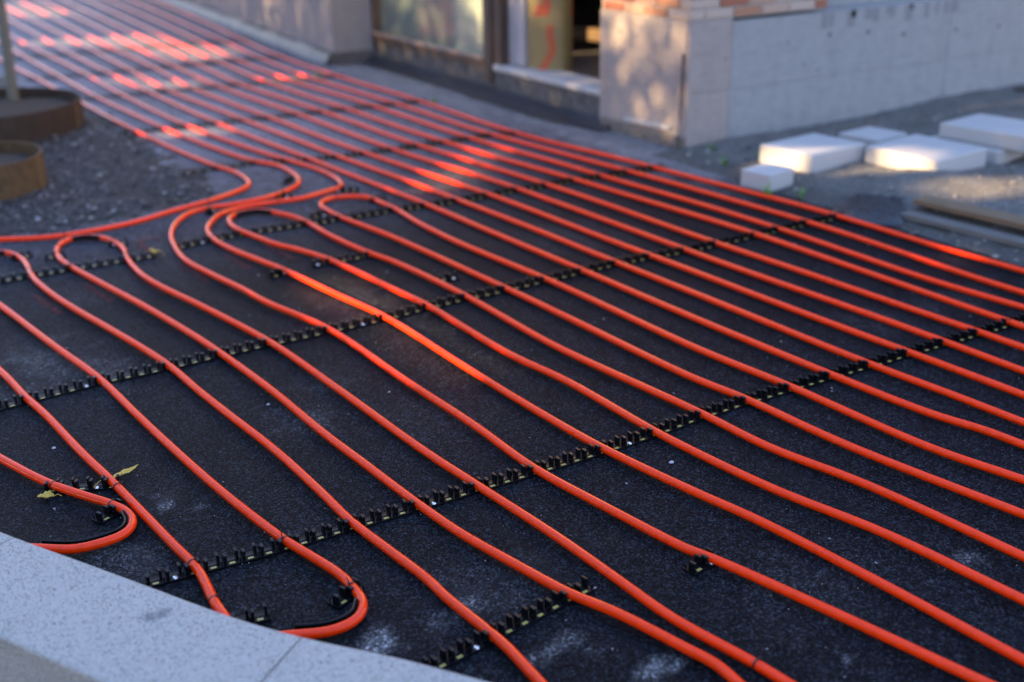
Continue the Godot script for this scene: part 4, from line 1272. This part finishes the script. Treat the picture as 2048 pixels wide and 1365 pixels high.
	pipe("heating_pipe", "straight orange heating pipe nearest the building and the planks", PackedVector2Array([Vector2(5.390, -27.000), Vector2(5.014, -22.000), Vector2(4.731, -18.000), Vector2(4.503, -15.200), Vector2(4.308, -13.200), Vector2(4.170, -11.600), Vector2(4.132, -10.050), Vector2(4.167, -8.400), Vector2(4.150, -6.832), Vector2(4.301, -5.459), Vector2(4.416, -4.061), Vector2(4.417, -3.383), Vector2(4.426, -3.076), Vector2(4.429, -2.954), Vector2(4.444, -2.354)]))

	make_clip()
	clip_rail("black clip rail nearest the kerb, running out at the right edge", PackedVector2Array([Vector2(0.590, -2.648), Vector2(0.840, -2.629), Vector2(1.033, -2.626), Vector2(1.236, -2.621), Vector2(1.432, -2.619), Vector2(1.633, -2.613), Vector2(1.881, -2.610), Vector2(2.090, -2.615), Vector2(2.301, -2.631), Vector2(2.502, -2.632), Vector2(2.699, -2.628), Vector2(2.890, -2.625), Vector2(3.080, -2.618), Vector2(3.280, -2.615), Vector2(3.474, -2.609), Vector2(3.664, -2.604), Vector2(3.862, -2.599)]), PackedInt32Array([5, 4, 4, 4, 4, 5, 4, 4, 4, 4, 4, 4, 4, 4, 4, 4]), 2, 5, [1, 16, 30])
	clip_rail("long black clip rail through the sunlit patch, second from the kerb", PackedVector2Array([Vector2(0.412, -4.033), Vector2(0.669, -4.056), Vector2(0.916, -4.049), Vector2(1.118, -4.059), Vector2(1.316, -4.060), Vector2(1.565, -4.055), Vector2(1.811, -4.053), Vector2(2.020, -4.072), Vector2(2.216, -4.080), Vector2(2.411, -4.074), Vector2(2.619, -4.084), Vector2(2.820, -4.086), Vector2(3.019, -4.092), Vector2(3.209, -4.081), Vector2(3.402, -4.061), Vector2(3.594, -4.057), Vector2(3.846, -4.061), Vector2(4.010, -4.064), Vector2(4.210, -4.068), Vector2(4.416, -4.061)]), PackedInt32Array([5, 5, 4, 4, 5, 5, 4, 4, 4, 4, 4, 4, 4, 4, 4, 4, 4, 4, 4]), 4, 1, [4, 8, 30])
	clip_rail("black clip rail under the two pipe loops, third from the kerb", PackedVector2Array([Vector2(1.563, -5.558), Vector2(1.721, -5.575), Vector2(2.080, -5.556), Vector2(2.261, -5.537), Vector2(2.572, -5.529), Vector2(2.755, -5.505), Vector2(2.948, -5.496), Vector2(3.146, -5.498), Vector2(3.348, -5.505), Vector2(3.539, -5.489), Vector2(3.735, -5.493), Vector2(3.921, -5.475), Vector2(4.115, -5.472), Vector2(4.301, -5.459)]), PackedInt32Array([3, 7, 4, 6, 4, 4, 4, 4, 4, 4, 4, 4, 4]), 3, 1, [2, 7])
	clip_rail("black clip rail where the three S bends begin", PackedVector2Array([Vector2(2.082, -7.071), Vector2(2.336, -7.072), Vector2(2.513, -6.992), Vector2(2.647, -6.942), Vector2(2.829, -6.916), Vector2(3.013, -6.890), Vector2(3.213, -6.882), Vector2(3.409, -6.892), Vector2(3.600, -6.880), Vector2(3.804, -6.885), Vector2(3.984, -6.885), Vector2(4.150, -6.832)]), PackedInt32Array([4, 4, 3, 4, 4, 4, 4, 4, 4, 4, 4]), 3, 1, [])
	clip_rail("blurred black clip rail beside the sunlit spots, fifth from the kerb", PackedVector2Array([Vector2(1.950, -8.550), Vector2(2.152, -8.533), Vector2(2.320, -8.515), Vector2(2.532, -8.498), Vector2(2.737, -8.481), Vector2(2.928, -8.464), Vector2(3.153, -8.446), Vector2(3.351, -8.429), Vector2(3.546, -8.412), Vector2(3.772, -8.395), Vector2(3.959, -8.377), Vector2(4.167, -8.360)]), PackedInt32Array([4, 4, 4, 4, 4, 4, 4, 4, 4, 4, 4]), 2, 1, [])
	clip_rail("blurred black clip rail at the corner of the pink wall", PackedVector2Array([Vector2(2.045, -10.200), Vector2(2.245, -10.180), Vector2(2.471, -10.160), Vector2(2.640, -10.140), Vector2(2.842, -10.120), Vector2(3.061, -10.100), Vector2(3.255, -10.080), Vector2(3.489, -10.060), Vector2(3.694, -10.040), Vector2(3.897, -10.020), Vector2(4.132, -10.000)]), PackedInt32Array([4, 4, 4, 4, 4, 4, 4, 4, 4, 4]), 2, 1, [])
	clip_rail("blurred black clip rail beside the pink wall, nearer one", PackedVector2Array([Vector2(1.802, -11.600), Vector2(2.005, -11.591), Vector2(2.242, -11.582), Vector2(2.441, -11.573), Vector2(2.657, -11.564), Vector2(2.889, -11.555), Vector2(3.082, -11.545), Vector2(3.311, -11.536), Vector2(3.531, -11.527), Vector2(3.727, -11.518), Vector2(3.963, -11.509), Vector2(4.170, -11.500)]), PackedInt32Array([4, 4, 4, 4, 4, 4, 4, 4, 4, 4, 4]), 1, 1, [])
	clip_rail("farthest black clip rail, beside the pink wall", PackedVector2Array([Vector2(1.718, -13.200), Vector2(1.973, -13.191), Vector2(2.203, -13.182), Vector2(2.426, -13.173), Vector2(2.683, -13.164), Vector2(2.902, -13.155), Vector2(3.138, -13.145), Vector2(3.390, -13.136), Vector2(3.603, -13.127), Vector2(3.852, -13.118), Vector2(4.092, -13.109), Vector2(4.308, -13.100)]), PackedInt32Array([4, 4, 4, 4, 4, 4, 4, 4, 4, 4, 4]), 1, 1, [])
	clip_rail("black clip rail with a yellow leaf at its end", PackedVector2Array([Vector2(0.677, -5.490), Vector2(0.865, -5.486), Vector2(1.121, -5.476)]), PackedInt32Array([4, 5]), 4, 2, [])
	clip_rail("short black clip rail in front of the kerb under two pipes", PackedVector2Array([Vector2(1.105, -1.978), Vector2(1.351, -2.013)]), PackedInt32Array([5]), 4, 1, [3])
	clip_rail("stub of black clip rail between two pipes near the yellow leaves", PackedVector2Array([Vector2(0.365, -3.316), Vector2(0.522, -3.240)]), PackedInt32Array([4]), 0, 0, [3])
	clip_rail("stub of black clip rail joining two pipes below the small loop", PackedVector2Array([Vector2(1.926, -4.883), Vector2(2.123, -4.869)]), PackedInt32Array([3]), 1, 0, [0])
	clip_piece("loose black clip beside the sunlit pipe", Vector2(1.679, -4.859), Vector2(1.625, -4.844), 1)
	clip_piece("loose black clip beside a pipe near the bottom right, standing alone on bare asphalt", Vector2(1.752, -1.947), Vector2(1.695, -1.939), 1)
	clip_piece("loose black clip inside the tight pipe turn at the kerb", Vector2(0.907, -2.328), Vector2(0.865, -2.313), 1)
	clip_piece("loose black clip inside the hooked pipe turn at the kerb", Vector2(0.495, -3.078), Vector2(0.455, -3.060), 1)
	clip_piece("loose black clip behind the kerb edge where a pipe dives under", Vector2(0.623, -2.367), Vector2(0.661, -2.359), 1)
	clip_piece("loose black clip left of the blurred loop at the left edge", Vector2(0.677, -5.816), Vector2(0.735, -5.833), 1)
	clip_piece("loose black clip left of the loop that touches the gravel edge pipe", Vector2(0.862, -5.736), Vector2(0.806, -5.736), 1)
	clip_piece("loose black clip right of the loop that touches the gravel edge pipe", Vector2(1.127, -5.772), Vector2(1.191, -5.769), 1)
	clip_piece("loose black clip under the crossing of the three S bends", Vector2(1.730, -6.110), Vector2(1.678, -5.963), 1)
	clip_piece("loose black clip right of the farthest S bend", Vector2(2.501, -6.108), Vector2(2.563, -6.049), 2)
	clip_piece("loose black clip left of the smallest pipe loop", Vector2(2.215, -5.670), Vector2(2.155, -5.664), 1)
	clip_piece("loose black clip right of the smallest pipe loop", Vector2(2.569, -5.773), Vector2(2.639, -5.777), 1)
	clip_piece("loose black clip below the middle S bend", Vector2(2.197, -6.144), Vector2(2.149, -6.191), 1)
	clip_piece("loose black clip lying broken off between two pipes", Vector2(2.297, -4.349), Vector2(2.218, -4.361), 1)
	clip_piece("loose black clip inside the left S bend", Vector2(2.360, -6.500), Vector2(2.305, -6.465), 1)
	bend_support("black curved support in the loop with a black turn beside the S bends", PackedVector2Array([Vector2(1.806, -5.915), Vector2(1.879, -5.931), Vector2(1.948, -5.907), Vector2(1.996, -5.836)]))
	bend_support("black curved support in the loop touching the gravel edge pipe", PackedVector2Array([Vector2(0.965, -5.962), Vector2(1.034, -5.962), Vector2(1.097, -5.897)]))
	bend_support("black curved support in the blurred loop at the left edge", PackedVector2Array([Vector2(0.444, -5.900), Vector2(0.533, -5.973), Vector2(0.618, -5.928), Vector2(0.644, -5.897)]))
	bend_support("black curved support in the tight turn against the kerb", PackedVector2Array([Vector2(0.708, -2.224), Vector2(0.766, -2.196), Vector2(0.811, -2.189), Vector2(0.867, -2.202), Vector2(0.903, -2.255)]))
	bend_support("black curved support in the hooked turn nearest the kerb", PackedVector2Array([Vector2(0.515, -3.025), Vector2(0.515, -2.961), Vector2(0.480, -2.910), Vector2(0.403, -2.899), Vector2(0.343, -2.906), Vector2(0.262, -2.964)]))
	cable_tie("thin black cable tie on the looped pipe at the kerb end of the nearest rail", Vector2(0.840, -2.639), Vector2(0.871, -2.527), 0.055)
	cable_tie("thin black cable tie on the pipe that dives behind the kerb, at the nearest rail", Vector2(0.595, -2.661), Vector2(0.596, -2.585), 0.050)
	cable_tie("thin black cable tie beside the torn yellow leaf", Vector2(0.526, -3.201), Vector2(0.546, -3.044), 0.030)
	cable_tie("thin black cable tie beside the folded yellow leaf", Vector2(0.362, -3.319), Vector2(0.430, -3.193), 0.012)
	cable_tie("thin black cable tie on the hooked turn beside its loose clip", Vector2(0.490, -3.092), Vector2(0.515, -3.025), 0.012)
	cable_tie("thin black cable tie on the tight turn beside its loose clip", Vector2(0.907, -2.325), Vector2(0.907, -2.278), 0.020)
	cable_tie("thin black cable tie at the bottom edge of the picture", Vector2(1.556, -1.555), Vector2(1.568, -1.483), 0.030)
	cable_tie("thin black cable tie on the rail with the leaf, left pipe", Vector2(0.686, -5.551), Vector2(0.682, -5.465), 0.012)
	cable_tie("thin black cable tie on the rail with the leaf, middle pipe", Vector2(0.866, -5.480), Vector2(0.916, -5.211), 0.012)
	cable_tie("thin black cable tie on the rail with the leaf, pipe next to the leaf", Vector2(1.128, -5.523), Vector2(1.116, -5.418), 0.015)
	cable_tie("thin black cable tie where two S bends run side by side, left", Vector2(1.766, -6.269), Vector2(1.659, -6.235), 0.012)
	cable_tie("thin black cable tie where two S bends run side by side, right", Vector2(2.185, -6.207), Vector2(2.102, -6.171), 0.020)
	cable_tie("thin black cable tie on the front S bend", Vector2(2.099, -6.034), Vector2(1.998, -6.047), 0.015)
	cable_tie("thin black cable tie on the smallest loop, left", Vector2(2.403, -5.931), Vector2(2.461, -5.916), 0.010)
	cable_tie("thin black cable tie on the smallest loop, right", Vector2(2.569, -5.773), Vector2(2.572, -5.655), 0.012)
	cable_tie("thin black cable tie on the loop with the black support", Vector2(2.079, -5.531), Vector2(2.083, -5.254), 0.012)
	cable_tie("thin black cable tie on the S bend before the gravel", Vector2(2.589, -6.489), Vector2(2.572, -6.259), 0.015)
	cable_tie("thin black cable tie on the gravel edge pipe above the loop", Vector2(0.947, -6.055), Vector2(0.887, -6.065), 0.015)
	cable_tie("thin black cable tie on the loop touching the gravel edge, left", Vector2(0.880, -5.852), Vector2(0.854, -5.780), 0.010)
	cable_tie("thin black cable tie on the loop touching the gravel edge, right", Vector2(1.134, -5.788), Vector2(1.144, -5.699), 0.012)
	cable_tie("thin black cable tie with a loose tail on the second rail", Vector2(3.594, -4.060), Vector2(3.616, -3.976), 0.050)
	cable_tie("thin black cable tie low on the pipe that dives behind the kerb", Vector2(0.589, -2.464), Vector2(0.593, -2.428), 0.030)
	paint_mark("faint red spray line on the asphalt beside the left loop", PackedVector2Array([Vector2(0.645, -5.203), Vector2(0.696, -4.897)]))
	paint_mark("faint red spray line on the asphalt beside the second loop run", PackedVector2Array([Vector2(0.867, -5.230), Vector2(0.914, -4.920)]))
	paint_mark("faint red spray line on the asphalt between the two middle pipes", PackedVector2Array([Vector2(1.091, -5.229), Vector2(1.139, -4.883)]))
	paint_mark("faint red spray line on the asphalt below the middle S bend", PackedVector2Array([Vector2(1.318, -5.269), Vector2(1.349, -4.942)]))
	paint_mark("faint red spray line on the asphalt between the sunlit pipe and the loop", PackedVector2Array([Vector2(1.547, -5.280), Vector2(1.572, -5.005)]))
	paint_mark("faint red spray line on the asphalt below the black turn", PackedVector2Array([Vector2(1.763, -5.328), Vector2(1.804, -5.027)]))
	paint_mark("faint red spray line on the asphalt under the sloping pipes", PackedVector2Array([Vector2(2.065, -5.347), Vector2(2.089, -5.022)]))
	paint_mark("red spray hook on the asphalt above the curled leaf", PackedVector2Array([Vector2(1.362, -5.773), Vector2(1.261, -5.779), Vector2(1.243, -5.658), Vector2(1.252, -5.552)]))
	fallen_leaf("small curled yellow leaf at the end of a rail", Vector3(1.261, 0.004, -5.497), Vector2(0.075, 0.045), 1.9, 0.02, 0.5)
	fallen_leaf("torn yellow leaf lying under the pipe that dives behind the kerb", Vector3(0.563, 0.004, -3.292), Vector2(0.115, 0.026), 0.35, 0.008, 0.25)
	fallen_leaf("folded yellow leaf beside the pipe nearest the kerb", Vector3(0.334, 0.004, -3.267), Vector2(0.05, 0.036), 2.6, 0.006, 0.7)
	pebbles()
